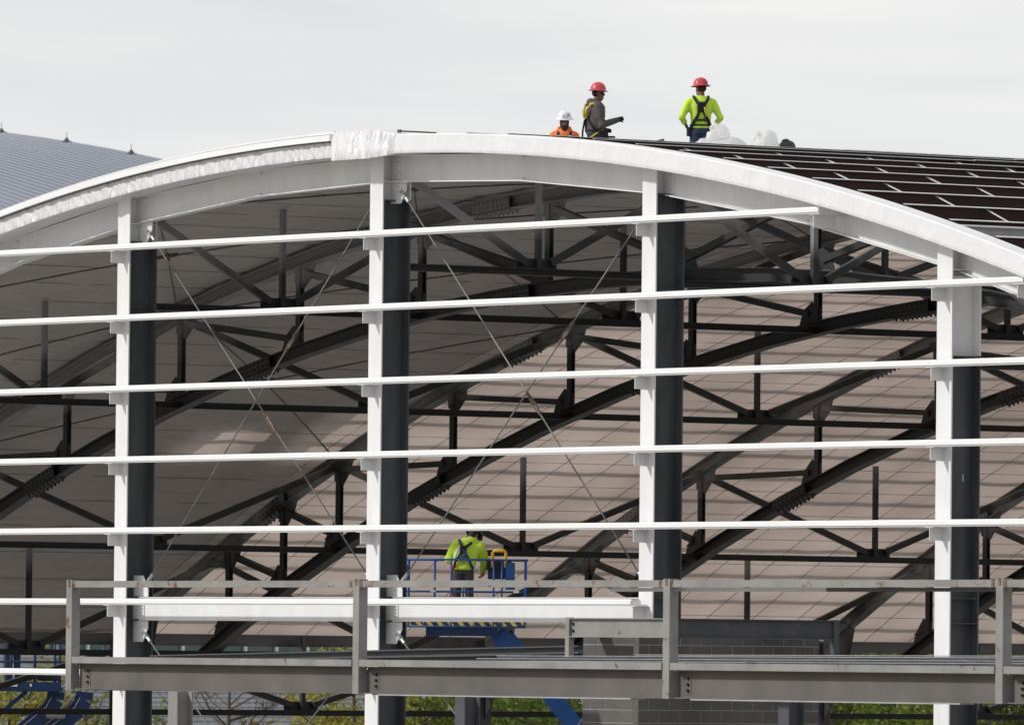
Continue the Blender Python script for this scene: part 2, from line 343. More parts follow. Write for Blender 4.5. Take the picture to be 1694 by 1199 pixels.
# X bracing rods with clevises and rusty turnbuckles
def rod(p0, p1, tb=.62, r=.0135):
    p0, p1 = Vector(p0), Vector(p1); d = (p1-p0).normalized()
    o = MB().path([p0, p0.lerp(p1, .5), p1], r, 8).build('bracing_rod', 'rod', A, True)
    if tb:
        c = p0.lerp(p1, tb); b = MB(); sd = d.cross(Vector((0, 1, 0))).normalized()
        for s in (-1, 1): b.bar(c-d*.15+sd*.03*s, c+d*.15+sd*.03*s, .016, .028, (0, 1, 0))
        for s in (-1, 1): b.tube(c+d*.15*s, c+d*.24*s, .030, 8)
        b.tube(c-d*.28, c-d*.23, .020, 8); b.tube(c+d*.23, c+d*.28, .020, 8)
        b.build('turnbuckle', 'rust', o)
    for p, s in ((p0, 1), (p1, -1)):
        b = MB(); q = p+d*s*.16
        b.tube(q, q+d*s*.10, .03, 8); 
        for t in (-1, 1): b.bar(p+Vector((0, .02*t, 0)), q+Vector((0, .02*t, 0)), .014, .05, (0, 0, 1))
        b.bolt(p+Vector((0, -.05, 0)), (0, 1, 0), .025, .10)
        b.build('clevis', 'galv', o)
def rodgusset(X, z, s, up):
    # plate on the column web side, pointing into the bay
    h = .36*up
    pts = [(X+.012*s, YW, z), (X+.46*s, YW, z), (X+.46*s, YW, z-h*.35), (X+.30*s, YW, z-h), (X+.012*s, YW, z-h)]
    o = MB().plate(pts, (0, 1, 0), .018).build('rod_gusset', 'white', A)
    b = MB()
    for k in range(4): b.bolt((X+.26*s, YW-.01, z-h*(.15+.22*k)), (0, -1, 0), .015, .02)
    b.build('bolt', 'white', o)
for a, b_ in ((-11.43, -3.81), (-3.81, 3.81)):
    za, zb = rz_(a+.4, BB)-.17, rz_(b_-.4, BB)-.17
    rodgusset(a, rz_(a+.3, BB)-.005, 1, 1); rodgusset(a, 6.51, 1, -1)
    rodgusset(b_, rz_(b_-.3, BB)-.01, -1, 1); rodgusset(b_, 6.51, -1, -1)
    rodgusset(a, 6.09, 1, 1); rodgusset(b_, 6.09, -1, 1)
    rod((a+.36, YW-.02, za), (b_-.36, YW-.02, 6.72), .55); rod((b_-.36, YW+.03, zb), (a+.36, YW+.03, 6.72), .37 if a < -5 else .33)
    rod((a+.36, YW-.02, 5.9), (b_-.36, YW-.02, .5), 0); rod((b_-.36, YW+.03, 5.9), (a+.36, YW+.03, .5), 0)

# roof trusses (curved, parallel to the end wall)
RIBS = [6.6+8.8*k for k in range(6)]
NX = [0, 3.81, 7.62, 11.43, 15.24, 19.05, 22.86, 24.77, 26.67]
NODES = [XC-n for n in reversed(NX)]+[XC+n for n in NX[1:]]
RTOP, RLOW = 63.10, 61.50; DC = .24
def arcbeam(mb, Y, r, dep, bf, s0, s1, nn, tf=.02, tw=.014):
    for k in range(nn):
        sa, sb = s0+(s1-s0)*k/nn, s0+(s1-s0)*(k+1)/nn
        for a0, a1, hw in ((r-dep, r-dep+tf, bf/2), (r-tf, r, bf/2), (r-dep+tf, r-tf, tw/2)):
            q = []
            for s in (sa, sb):
                for rr in (a0, a1):
                    x, z = cyl(s, rr)
                    for y in (-hw, hw): q.append((x, Y+y, z))
            f = [(0,4,5,1),(2,3,7,6),(0,2,6,4),(1,5,7,3)]
            if k == 0: f.append((0,1,3,2))
            if k == nn-1: f.append((4,6,7,5))
            mb.add(q, f)
LOWX = NODES
for Y in RIBS:
    t = MB(); arcbeam(t, Y, RTOP, DC, .24, s_of(-34.1), s_of(26.5), 28)
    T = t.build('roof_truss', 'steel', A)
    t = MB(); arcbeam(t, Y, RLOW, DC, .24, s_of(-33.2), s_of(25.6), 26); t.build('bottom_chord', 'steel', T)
    for X in NODES:
        t = MB(); z0, z1 = rz_(X, RLOW), rz_(X, RTOP-DC)
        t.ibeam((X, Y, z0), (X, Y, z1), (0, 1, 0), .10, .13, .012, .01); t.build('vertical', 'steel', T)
        # gussets: below the top chord, above the bottom chord
        sg = -1 if X < XC else 1
        for (zc, up) in ((z1, -1), (z0, 1)):
            dirn = -sg if up < 0 else sg       # diagonal leaves top node inward, arrives at bottom node from outside
            sl = lambda dx: (rz_(X+dx, RTOP-DC if up < 0 else RLOW)-zc)
            pts = [(X-.14*dirn, Y-.02, zc+sl(-.14*dirn)), (X-.14*dirn, Y-.02, zc+sl(-.14*dirn)+.22*up), (X+.16*dirn, Y-.02, zc+.36*up), (X+.40*dirn, Y-.02, zc+sl(.40*dirn)+.26*up), (X+.52*dirn, Y-.02, zc+sl(.52*dirn))]
            o = MB().plate(pts, (0, 1, 0), .02).build('gusset_plate', 'steel', T)
            b = MB()
            for k in range(4): b.bolt((X+dirn*(.20+.07*k), Y-.03, zc+sl(.3*dirn)+up*(.21-.012*k)), (0, -1, 0), .016, .025)
            b.build('bolt', 'steel', o)
    for i in range(len(NODES)-1):
        a, b_ = NODES[i], NODES[i+1]
        up_, lo_ = (a, b_) if b_ <= XC+.01 else (b_, a)
        p = Vector((up_, Y-.05, rz_(up_, RTOP-DC)-.06)); q = Vector((lo_, Y-.05, rz_(lo_, RLOW)+.10)); d = (q-p).normalized()
        t = MB(); t.bar(p+d*.22, q-d*.22, .05, .11, (0, 0, 1)); t.bar(p+d*.24+Vector((0, .09, 0)), q-d*.24+Vector((0, .09, 0)), .05, .11, (0, 0, 1))
        for k in (.33, .66): t.bar(p.lerp(q, k)-d*.04+Vector((0, .045, 0)), p.lerp(q, k)+d*.04+Vector((0, .045, 0)), .08, .10, (0, 0, 1))
        t.build('diagonal', 'steel', T)
    # bolted chord splices
    for s, r in ((s_of(-16.9), RLOW), (s_of(-24.2), RLOW), (s_of(-9.2), RTOP), (s_of(-20.7), RTOP), (s_of(9.0), RTOP), (s_of(-29.0), RTOP), (s_of(-8.7), RLOW)):
        b = MB(); bo = MB(); x0, z0 = cyl(s-.55, r-DC/2); x1, z1 = cyl(s+.55, r-DC/2)
        upv = Vector((-(z1-z0), 0, x1-x0)).normalized()
        b.bar((x0, Y-.135, z0), (x1, Y-.135, z1), .02, .20, upv)
        lo0, lo1 = Vector((x0, Y, z0))-upv*(DC/2+.012), Vector((x1, Y, z1))-upv*(DC/2+.012)
        b.bar(lo0, lo1, .24, .02, upv)
        for k in range(8):
            u = (k+.5)/8; c = Vector((x0, Y-.145, z0)).lerp(Vector((x1, Y-.145, z1)), u)
            for h in (-.05, .05): bo.bolt(c+upv*h, (0, -1, 0), .02, .03)
            c2 = lo0.lerp(lo1, u)
            for yy in (-.08, .08): bo.bolt(c2+Vector((0, yy, 0))-upv*.01, -upv, .022, .045)
        o = b.build('splice_plate', 'steel', T); stuff(bo.build('splice_bolts', 'steel', o))
    # legs at the eaves
    for X, sgn in ((-34.29, 1), (26.67, -1)):
        t = MB(); t.ibeam((X, Y, .05), (X, Y, rz_(X, RTOP)-.02), (1, 0, 0), .50, .30, .022, .016); t.build('truss_leg', 'lobby_dark' if sgn > 0 else 'steel', T)
        pts = [(X+sgn*.26, Y-.02, 4.25), (X+sgn*1.0, Y-.02, 5.2), (X+sgn*1.3, Y-.02, 6.2), (X+sgn*.9, Y-.02, 6.35), (X+sgn*.26, Y-.02, 6.1)]
        o = MB().plate(pts, (0, 1, 0), .03).build('knee_plate', 'steel', T)
# longitudinal trusses (run into the depth, along the column lines)
YSTA = [.87]+RIBS
def longitudinal(X, zlow=None, bays=None, light=False):
    zl = rz_(X, 61.40) if zlow is None else zlow
    t = MB().ibeam((X, .88, zl-.06), (X, RIBS[-1], zl-.06), (0, 0, 1), .12, .16, .014, .012).build('longitudinal_truss', 'steel', A)
    zt = rz_(X, 63.12)
    for i in range(len(YSTA)-1):
        y0, y1 = YSTA[i], YSTA[i+1]; ym = (y0+y1)/2 if i else 3.62
        MB().bar((X, ym, zl), (X, ym, zt-.01), .09, .09, (0, 1, 0)).build('vertical', 'steel', t)
        o = MB().plate([(X-.06, ym-.42, zl), (X-.06, ym+.42, zl), (X-.06, ym+.42, zl+.08), (X-.06, ym+.33, zl+.17), (X-.06, ym-.33, zl+.17), (X-.06, ym-.42, zl+.08)], (1, 0, 0), .016).build('gusset_plate', 'steel', t)
        bo = MB()
        for yy in (-.34, -.26, 0, .26, .34): bo.bolt((X-.05, ym+yy, zl+.09), (1, 0, 0), .016, .03)
        bo.build('bolt', 'steel', o)
        for ye, s in ((y0, -1), (y1, 1)):
            p = Vector((X, ym+s*.26, zl+.10)); q = Vector((X, ye-s*.10, zt-.30))
            MB().bar(p, q, .09, .12, (0, 0, 1)).build('diagonal', 'steel', t)
            MB().plate([(X+.03, ye, zt-.16), (X+.03, ye-s*.24, zt-.22), (X+.03, ye-s*.28, zt-.36), (X+.03, ye, zt-.40)], (1, 0, 0), .014).build('gusset_plate', 'steel', t)
for k in range(-3, 4): longitudinal(XC+7.62*k)
longitudinal(-30.95, 5.60)
longitudinal(-34.29, 4.42)
MB().ibeam((-34.29, .3, 5.82), (-34.29, RIBS[-1], 5.82), (0, 0, 1), .24, .2).build('eave_beam', 'steel', A)
MB().ibeam((26.67, .3, 5.82), (26.67, RIBS[-1], 5.82), (0, 0, 1), .30, .2).build('eave_beam', 'steel', A)
# roof bracing rods in the top chord plane
for xa, xb in ((-11.43, -3.81), (-19.05, -11.43), (-26.67, -19.05)):
    for i in (0, 1):
        ya, yb = YSTA[i]+.1, YSTA[i+1]-.1
        for p, q in (((xa, ya), (xb, yb)), ((xb, ya), (xa, yb))):
            P0 = Vector((p[0], p[1], rz_(p[0], 62.98))); P1 = Vector((q[0], q[1], rz_(q[0], 62.98)))
            b = MB(); b.path([P0.lerp(P1, k/6)+Vector((0, 0, rz_(p[0]+(q[0]-p[0])*k/6, 62.98)-(P0.z+(P1.z-P0.z)*k/6))) for k in range(7)], .016, 6)
            o = b.build('roof_bracing_rod', 'primer', A); c = Vector(b.v[3*6])
            d = (P1-P0).normalized(); MB().tube(c-d*.2, c+d*.2, .035, 8).build('turnbuckle', 'rust', o)
# purlins
PS = 1.17
pz = .225
for k in range(-28, 29):
    s = 8.35+PS*(k-7)
    if abs(s) > 31.7: continue
    x0, _ = cyl(s, 63.2); a = s/63.2; up = Vector((math.sin(a), 0, math.cos(a))); tg = Vector((math.cos(a), 0, -math.sin(a)))
    base = Vector((XC, 0, ZC))+up*63.275
    p = MB()
    def zsec(q0, q1, y0, y1, lift):
        for t0, t1, h0, h1 in ((-.003, .003, 0, pz), (-.003, .075, pz-.004, pz), (-.075, .003, 0, .004)):
            v = [base+tg*t+up*(h+lift)+Vector((0, y, 0)) for y in (y0, y1) for h in (h0, h1) for t in (t0, t1)]
            p.add(v, [(0,1,3,2),(4,6,7,5),(0,4,5,1),(2,3,7,6),(0,2,6,4),(1,5,7,3)])
    y_end = .33
    off = (k % 3)*.9
    cuts = [y_end]+[r+.6+off for r in RIBS[:-1]]+[RIBS[-1]+.3]
    for j in range(len(cuts)-1):
        zsec(0, 0, cuts[j]-(.9 if j else 0), cuts[j+1], .0055 if j % 2 else 0)
    o = p.build('purlin', 'purlin', A)
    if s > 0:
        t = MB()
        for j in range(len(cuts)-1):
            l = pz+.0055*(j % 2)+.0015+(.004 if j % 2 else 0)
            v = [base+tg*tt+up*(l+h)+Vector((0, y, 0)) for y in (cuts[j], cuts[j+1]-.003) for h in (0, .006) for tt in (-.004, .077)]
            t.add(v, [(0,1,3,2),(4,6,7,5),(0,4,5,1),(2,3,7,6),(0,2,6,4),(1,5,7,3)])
        t.build('flange_sheen_strip', 'pale_steel_and_sheen', o)  # pale strip added to paint sky reflection on the purlin's top flange
        for yb in [.6+(.925*(k % 2)-.81*k) % 1.85+1.85*j for j in range(9)]:
            a2 = (s+PS)/63.2; up2 = Vector((math.sin(a2), 0, math.cos(a2)))
            q0 = base+up*(pz-.03)+tg*.01+Vector((0, yb, 0)); q1 = Vector((XC, yb, ZC))+up2*63.31
            if yb < 16: MB().bar(q0, q1, .035, .012, (0, 0, 1)).build('purlin_brace', 'pale_steel_and_sheen', o)
MB().ibeam((*[cyl(15.75, 63.36)[i] if i == 0 else .3 for i in (0, 1)], cyl(15.75, 63.36)[1]), (cyl(15.75, 63.36)[0], RIBS[-1], cyl(15.75, 63.36)[1]), (.2, 0, 1), .26, .14).build('roof_strut', 'galv', A)
# insulation liner, one strip per roll, sagging a little between the purlin lines
SW = 1.2
def strip(y0, y1, s0, s1, seed):
    mb = MB(); nc = int(round((s1-s0)/(PS/2))); ns = nc*5; ny = 6; rows = []
    for i in range(ns+1):
        s = s0+(s1-s0)*i/ns
        ph = (s-8.35)/(PS/2)
        sag = .016*abs(math.sin(math.pi*ph))
        for j in range(ny+1):
            u = j/ny; y = y0+(y1-y0)*u
            nn = (noise.noise(Vector((s*1.5, y*.9, 4.0)))*.034+noise.noise(Vector((s*3.4, y*1.3, 9.0)))*.016) if y < 15.5 else noise.noise(Vector((s*1.3, y*.8, 2.0)))*.018
            r = 63.195-sag*(.45+.55*math.sin(math.pi*u))-.012*math.sin(math.pi*u)+nn-.012
            x, z = cyl(s, r); mb.v.append((x, y, z))
    for i in range(ns):
        for j in range(ny):
            a = i*(ny+1)+j; mb.f.append((a, a+1, a+ny+2, a+ny+1)); mb.mi.append(0)
    return mb.build('insulation_strip', 'liner', A, True)
y = .70; k = 0
while y < 50.3:
    y1 = min(y+SW, 50.5)
    strip(y+.001, y1-.001, -31.95, .55, k)
    t = MB()
    for i in range(40):
        sa, sb = -31.9+32.3*i/40, -31.9+32.3*(i+1)/40
        q = []
        for s in (sa, sb):
            for r in (63.166, 63.172):
                x, z = cyl(s, r)
                for yy in (-.005, .005): q.append((x, y1+yy, z))
        t.add(q, [(0,4,5,1),(2,3,7,6),(0,2,6,4),(1,5,7,3)])
    if y1 > 14: t.build('support_strap', 'lobby_web', A)
    y = y1; k += 1
for k in range(1, 80, 2):
    s = 8.35-PS/2*k+PS/4-7*0
    s = 8.35+PS/2*(-k)
    if s > .4 or s < -31.9: continue
    x, z = cyl(s, 63.163); x2, z2 = cyl(s+.012, 63.163)
    MB().add([(x, .72, z), (x2, .72, z2), (x2, 50.4, z2), (x, 50.4, z), (x, .72, z+.004), (x2, .72, z2+.004), (x2, 50.4, z2+.004), (x, 50.4, z+.004)], [(0,1,2,3),(4,7,6,5),(0,4,5,1),(2,6,7,3),(0,3,7,4),(1,5,6,2)]).build('support_strap', 'lobby_web', A)
# standing seam roof panels already fixed over the front half of the left slope
pm = None
for k in range(25):
    y0 = .05+.615*k
    mb = MB()
    for i in range(24):
        sa, sb = -32+31.8*i/24, -32+31.8*(i+1)/24
        if k in (19, 20, 23, 24) and i in ((6,) if k < 22 else (6, 7)): continue
        for ya, yb, r0, r1 in ((0, .612, 63.515, 63.523), (.585, .61, 63.524, 63.575)):
            q = [(cyl(s, r)[0], yy, cyl(s, r)[1]) for s in (sa, sb) for r in (r0, r1) for yy in (ya, yb)]
            mb.add(q, [(0,4,5,1),(2,3,7,6),(0,2,6,4),(1,5,7,3)]+([(0,1,3,2)] if i == 0 else [])+([(4,6,7,5)] if i == 23 else []))
    if pm is None or k in (19, 20, 23, 24):
        pm2 = mb.build('roof_panel', 'vaultroof', A); pm2.location.y = y0; pm = pm or pm2
    else:
        o = pm.copy(); COL.objects.link(o); o.parent = A; o.location.y = y0
# wrapped purlin ends along the arch
def wrap(s0, s1, yf, rlo, rhi, amp, freq, seed, slant=0, ysoff=.47, bulge=None, name='wrapped_fascia', m_='wrap'):
    n_ = int((s1-s0)/.022); prof = 10; mb = MB()
    for i in range(n_+1):
        s = s0+(s1-s0)*i/n_; u = i/n_
        bl = bulge(u) if bulge else 0
        # profile: back of soffit -> front bottom edge -> front top -> top back
        pts = [(ysoff, rlo+.012), (yf+.20-bl, rlo+.004-bl*.3), (yf+.004-bl, rlo-bl*.5), (yf-bl, rlo+.006-bl*.5)]
        for v in range(1, 7): pts.append((yf-bl*(1-.3*v/6), rlo+.02+(rhi-rlo-.04)*v/6))
        pts += [(yf+.02-bl*.7, rhi+bl*.5), (yf+.35, rhi+.006+bl*.55)]
        for j, (yy, r) in enumerate(pts):
            ss = s+slant*(r-rlo)
            d = 0
            if j > 1 and amp:
                a = noise.noise(Vector((ss*freq, seed, r*1.4))); b2 = noise.noise(Vector((ss*freq*2.7, seed+9, r*2.2)))
                d = amp*(abs(a)*1.5+.6*abs(b2)-.45)
            x, z = cyl(s, r+(d*.3 if j in (2, 3) else 0)); mb.v.append((x, yy+d, z))
    w_ = len(pts)
    for i in range(n_):
        for j in range(w_-1):
            a = i*w_+j; mb.f.append((a, a+1, a+w_+1, a+w_)); mb.mi.append(0)
    o = mb.build(name, m_, A, True); o.data.set_sharp_from_angle(angle=.6); return o
sA, sB = s_of(-4.56), s_of(-2.80)
wrap(-32, sA, -.05, 63.155, 63.455, .034, 5.5, 3, slant=.9, m_='wrap_folds')
wrap(sB-.06, 32, -.055, 63.165, 63.48, .006, 2.6, 17, slant=-.3)
wrap(sA-.03, sB+.02, -.05, 63.165, 63.485, .045, 5.0, 31, slant=.3, bulge=lambda u: .16*min(1, u*9)**.6*min(1, (1-u)*3.2)**.7, name='loose_fascia_wrap', m_='wrap_loose')
# rake trim over the roofed side
def arcbox(name, s0, s1, y0, y1, r0, r1, m_, nn=60):
    mb = MB()
    for i in range(nn):
        sa, sb = s0+(s1-s0)*i/nn, s0+(s1-s0)*(i+1)/nn
        q = [(cyl(s, r)[0], yy, cyl(s, r)[1]) for s in (sa, sb) for r in (r0, r1) for yy in (y0, y1)]
        mb.add(q, [(0,4,5,1),(2,3,7,6),(0,2,6,4),(1,5,7,3)]+([(0,1,3,2)] if i == 0 else [])+([(4,6,7,5)] if i == nn-1 else []))
    return mb.build(name, m_, A)
tr = arcbox('rake_trim', -32, sA+.01, -.15, -.09, 63.43, 63.525, 'girt')
for o in (arcbox('trim_return', -32, sA-.05, -.10, .02, 63.528, 63.545, 'galv'), arcbox('trim_lip', -32, sA-.12, .03, .06, 63.548, 63.60, 'white'), arcbox('drip_edge', -32, sA+.01, -.088, -.07, 63.415, 63.428, 'lobby_dark')):
    o.parent = tr
# chalk mark on a column web
def text(body, size, loc, rot, m_, parent=None, ext=.001):
    cu = bpy.data.curves.new('t', 'FONT'); cu.body = body; cu.size = size; cu.extrude = ext; cu.align_x = 'CENTER'; cu.align_y = 'CENTER'; cu.resolution_u = 3
    o = bpy.data.objects.new('t', cu); COL.objects.link(o); dg = bpy.context.evaluated_depsgraph_get()
    me = bpy.data.meshes.new_from_object(o.evaluated_get(dg)); bpy.data.objects.remove(o)
    me.materials.clear(); me.materials.append(M[m_]); o = bpy.data.objects.new('lettering', me); COL.objects.link(o)
    o.location = loc; o.rotation_euler = rot
    if parent: o.parent = parent
    return o
t_ = text('1', .16, (11.43+.0095, .68, 8.33), (R_(90), 0, R_(90)), 'decal', A); t_.name = 'chalk_mark'

# ------------------------------------------------------------------ lobby roof frame in front of the arena
LB = thing('lobby_frame', 'low flat steel roof frame with parapet posts and rusty top rail', 'steel frame', (0, -9.6, 0))
LB_in = LB.matrix_world
def lp(o):          # keep world coordinates although the empty stands at the frame
    o.parent = LB; o.location = (o.location.x, o.location.y+9.6, o.location.z); return o
PX = [2.137, 9.924, 17.623, 25.159, 32.7]
YP = -9.6
for i, X in enumerate(PX):
    p = lp(MB().box(X, X+.155, YP, YP+.155, 4.962, 6.655).build('parapet_post', 'lobby'))
    MB().box(X+.05, X+.104, YP-.006, YP-.001, 6.56, 6.657).build('weld_plate', 'rust', p)
    if i == len(PX)-1: break
    X1 = PX[i+1]
    r = lp(MB().box(X+.16, X1-.005, YP+.005, YP+.105, 6.535, 6.635).build('top_rail', 'lobby'))
    for a in (X+.161, X1-.106): MB().box(a, a+.07, YP+.002, YP+.108, 6.532, 6.638).build('rusty_weld', 'rust', r)
    e = lp(MB().box(X+.20, X1-.006, YP-.02, YP+.0, 5.368, 5.468).box(X+.20, X1-.006, YP+.001, YP+.16, 5.455, 5.468).build('deck_edge_angle', 'lobby'))
    b = MB(); b.ibeam((X+.17, YP+.16, 5.165), (X1-.006, YP+.16, 5.165), (0, 0, 1), .40, .20, .018, .014)
    bm_ = lp(b.build('edge_beam', 'lobby_web'))  # shade below the deck edge is put into this beam's colour
    c = MB().box(X+.36, X+.48, YP+.146, YP+.1515, 5.03, 5.31); 
    c.build('clip_plate', 'lobby_web', bm_)
    for k in range(3):
        MB().bolt((X+.42, YP+.1455, 5.08+.085*k), (0, -1, 0), .022, .028).build('bolt', 'black', bm_)
    if i in (1, 2): MB().box(X+.62, X1-.8, YP+.03, YP+.28, 4.944, 4.962).build('bottom_plate', 'galv', bm_)
for a, b_, m_ in ((16.08, 21.12, 'pale_steel_and_sheen'), (21.14, 32.0, 'lobby_dark')):
    lp(MB().box(a, b_, -9.39, -9.33, 6.475, 6.53).build('rail_channel', m_))
for Y, z, x0, x1 in ((-8.4, 5.488, 10.5, 32), (-6.6, 5.53, 9.0, 32), (-4.8, 5.575, 7, 30), (-3.2, 5.61, 8.4, 28)):
    b = MB().ibeam((x0, Y, z-.10-.03), (x1, Y, z-.10+.04), (0, 0, 1), .18, .16, .02, .012)
    lp(b.build('roof_joist', 'primer'))
    lp(MB().bar((x0, Y-.075, z-.03+.003), (x1, Y-.075, z+.04+.003), .03, .010, (0, 0, 1)).build('joist_edge_strip', 'galv'))
lp(MB().ibeam((-7.6, -1.5, 5.44), (4.6, -1.5, 5.66), (0, 0, 1), .125, .2, .02, .014).build('roof_joist', 'lobby_dark'))
lp(MB().ibeam((-2.0, -2.9, 5.42), (4.6, -2.9, 5.52), (0, 0, 1), .10, .2, .02, .014).build('roof_joist', 'lobby_dark'))
for x in (2.3, 10.1, 17.8, 25.3):
    lp(MB().ibeam((x, YP+.30, 5.13), (x, -.3, 5.13), (0, 0, 1), .36, .18, .018, .014).build('cross_beam', 'lobby_dark'))
for x, y_, m_ in ((-.05, -6, 'lobby'), (5.0, -4, 'lobby_dark'), (13.3, -4, 'lobby_dark')):
    lp(MB().ibeam((x, y_, .05), (x, y_, 4.93), (0, 1, 0), .30, .26, .02, .014).build('roof_column', m_))
# ------------------------------------------------------------------ block shaft
SH = thing('block_shaft', 'grey concrete block shaft rising through the low roof frame', 'block shaft', (5.45, .195, 0))
def sp_(o): o.parent = SH; o.location = (o.location.x-5.45, o.location.y-.195, o.location.z); return o
x0, x1, y0, y1 = 4.78, 6.12, -1.63, 2.02
sp_(MB().box(x0+.003, x1-.003, y0+.003, y1-.003, .05, 5.99).build('mortar_core', 'mortar'))
CH = .2032; lowmb = MB(); bmesh_cache = {}
def blockobj(ax, a, b_, z):
    if ax == 'f': v = (a, b_, y0, y0+.1, z+.006, z+CH-.006)
    else: v = (x1-.1, x1, a, b_, z+.006, z+CH-.006)
    return v
for c in range(29):
    z = .05+c*CH
    for ax, lo, hi in (('f', x0, x1), ('s', y0+.102, y1)):
        p = lo-(.203 if c % 2 else 0)
        while p < hi-.02:
            a, b_ = max(p, lo)+.005, min(p+.4064, hi)-.005
            p += .4064
            if b_-a < .04: continue
            v = blockobj(ax, a, b_, z)
            if z > 3.6:
                w_ = (v[1]-v[0], v[3]-v[2])
                key = (ax, round(w_[0], 3), round(w_[1], 3))
                if key not in bmesh_cache:
                    o = MB().box(0, w_[0], 0, w_[1], 0, CH-.012).build('block', 'block'); bmesh_cache[key] = o.data
                else: o = link('block', bmesh_cache[key])
                jit = random.uniform(-.002, .002)
                o.location = (v[0]+(jit if ax == 's' else 0), v[2]+(jit if ax == 'f' else 0), v[4]); sp_(o)
            else: lowmb.box(*v)
stuff(sp_(lowmb.build('lower_blocks', 'block')))
SF = thing('screen_frame', 'grey bolted beam frame standing round the block shaft', 'steel frame', (5.22, -2.3, 5.4))
def sf(o): o.parent = SF; o.location = (o.location.x-5.22, o.location.y+2.3, o.location.z-5.4); return o
for x, y_ in ((5.22, -2.3), (7.86, -2.3), (7.86, .9), (5.22, .9)): sf(MB().box(x, x+.10, y_, y_+.10, 5.42, 6.16).build('post', 'lobby' if y_ < 0 else 'lobby_dark'))  # rear posts take a darker colour as painted shade
def chan(mb, p0, p1, out):
    mb.ibeam(p0, p1, (0, 0, 1), .30, .12, .016, .010); return mb
f_ = sf(chan(MB(), (5.325, -2.25, 6.0), (7.855, -2.25, 6.0), 0).build('beam', 'lobby'))
for x in (5.38, 7.80):
    for k in (-.05, .06): MB().bolt((x-5.22+0, .047-.0, 6.0+k-5.4), (0, -1, 0), .024, .03).build('bolt', 'black', None).parent = SF
s_ = sf(chan(MB(), (7.91, -2.195, 6.0), (7.91, .895, 6.0), 0).build('beam', 'lobby_dark'))  # side beam's shade is put into its colour; front beam is lighter
sf(chan(MB(), (5.325, .95, 6.0), (7.855, .95, 6.0), 0).build('beam', 'lobby_dark'))
sf(chan(MB(), (5.27, -2.195, 6.0), (5.27, .895, 6.0), 0).build('beam', 'lobby_dark'))

# ------------------------------------------------------------------ boom lifts
def stripes():
    m = mat('hazard_stripes', (.02, .02, .02), .5); t = m.node_tree; b = t.nodes['Principled BSDF']
    tcn = t.nodes.new('ShaderNodeTexCoord'); mpn = t.nodes.new('ShaderNodeMapping'); mpn.inputs['Rotation'].default_value = (0, R_(40), 0)
    wv = t.nodes.new('ShaderNodeTexWave'); wv.inputs['Scale'].default_value = 2.3; wv.bands_direction = 'X'; r = t.nodes.new('ShaderNodeValToRGB'); r.color_ramp.interpolation = 'CONSTANT'
    r.color_ramp.elements[0].color = (.035, .04, .05, 1); r.color_ramp.elements[1].position = .6; r.color_ramp.elements[1].color = (.62, .47, .10, 1)
    t.links.new(tcn.outputs['Object'], mpn.inputs[0]); t.links.new(mpn.outputs[0], wv.inputs['Vector']); t.links.new(wv.outputs['Fac'], r.inputs[0]); t.links.new(r.outputs[0], b.inputs['Base Color'])
    return m
M['stripes'] = stripes()
def chassis(parent, cx, cy, z=-0.0):
    o = MB().box(cx-1.3, cx+1.3, cy-.8, cy+.8, z+.45, z+1.25).build('chassis', 'blue', parent)
    MB().box(cx-.9, cx+.9, cy-.6, cy+.6, z+1.26, z+1.7).build('turntable', 'bluedark', parent)
    for sx in (-1, 1):
        for sy in (-1, 1):
            q = Matrix.Rotation(R_(90), 3, 'X')
            w1 = MB().lathe([(.05, -.14), (.30, -.14), (.42, -.11), (.45, 0), (.42, .11), (.30, .14), (.05, .14)], (cx+sx*.95, cy+sy*.98, z+.45), 24, q).build('wheel', 'tyre', parent, True)
            MB().lathe([(.0, -.15), (.24, -.15), (.24, .15), (.0, .15)], (cx+sx*.95, cy+sy*.98, z+.45), 20, q).build('rim', 'decal', w1)
LF = thing('boom_lift', 'blue boom lift with striped basket carrying a worker inside the arena', 'boom lift', (-6.02, 3.71, 0), TH)
zf = 6.05
def rail_tube(pts, r, name='guard_rail', m_='blue', par=None):
    return MB().path(pts, r*.8, 8).build(name, m_, par or LF, True)
xa, xb, ya, yb = -1.10, 1.07, -.45, .45
MB().box(xa, xb, ya+.02, yb-.02, zf-.03, zf+.02).build('platform', 'deck', LF)
MB().box(-.62, .60, ya+.05, yb-.05, zf-.17, zf-.032).build('platform_support', 'bluedark', LF)
for y_ in (ya, yb):
    for k in range(5):
        sx0 = xa+.02+(xb-xa-.04)*k/5; MB().box(sx0, sx0+(xb-xa)/5-.03, y_-.008, y_+.008, zf-.01, zf+.12).build('toe_board', 'stripes', LF)
    rail_tube([(xa, y_, zf-.01), (xb, y_, zf-.01)], .018, 'bottom_rail'); rail_tube([(xa, y_, zf+.125), (xb, y_, zf+.125)], .016, 'bottom_rail')
    rail_tube([(xa, y_, zf+1.12), (xb+.03, y_, zf+1.12)], .022); rail_tube([(xa, y_, zf+.58), (xb, y_, zf+.58)], .019)
    for px in (xa+.18, xa+.62, -.20 if y_ < 0 else .0, .52, .66, xb-.02):
        rail_tube([(px, y_, zf), (px, y_, zf+1.12)], .021, 'rail_post')
for x_ in (xa, xb):
    rail_tube([(x_, ya, zf+1.12), (x_, yb, zf+1.12)], .022); rail_tube([(x_, ya, zf+.58), (x_, yb, zf+.58)], .019); rail_tube([(x_, 0, zf), (x_, 0, zf+1.12)], .02, 'rail_post')
    MB().box(x_-.008, x_+.008, ya, yb, zf, zf+.12).build('toe_board', 'stripes', LF)
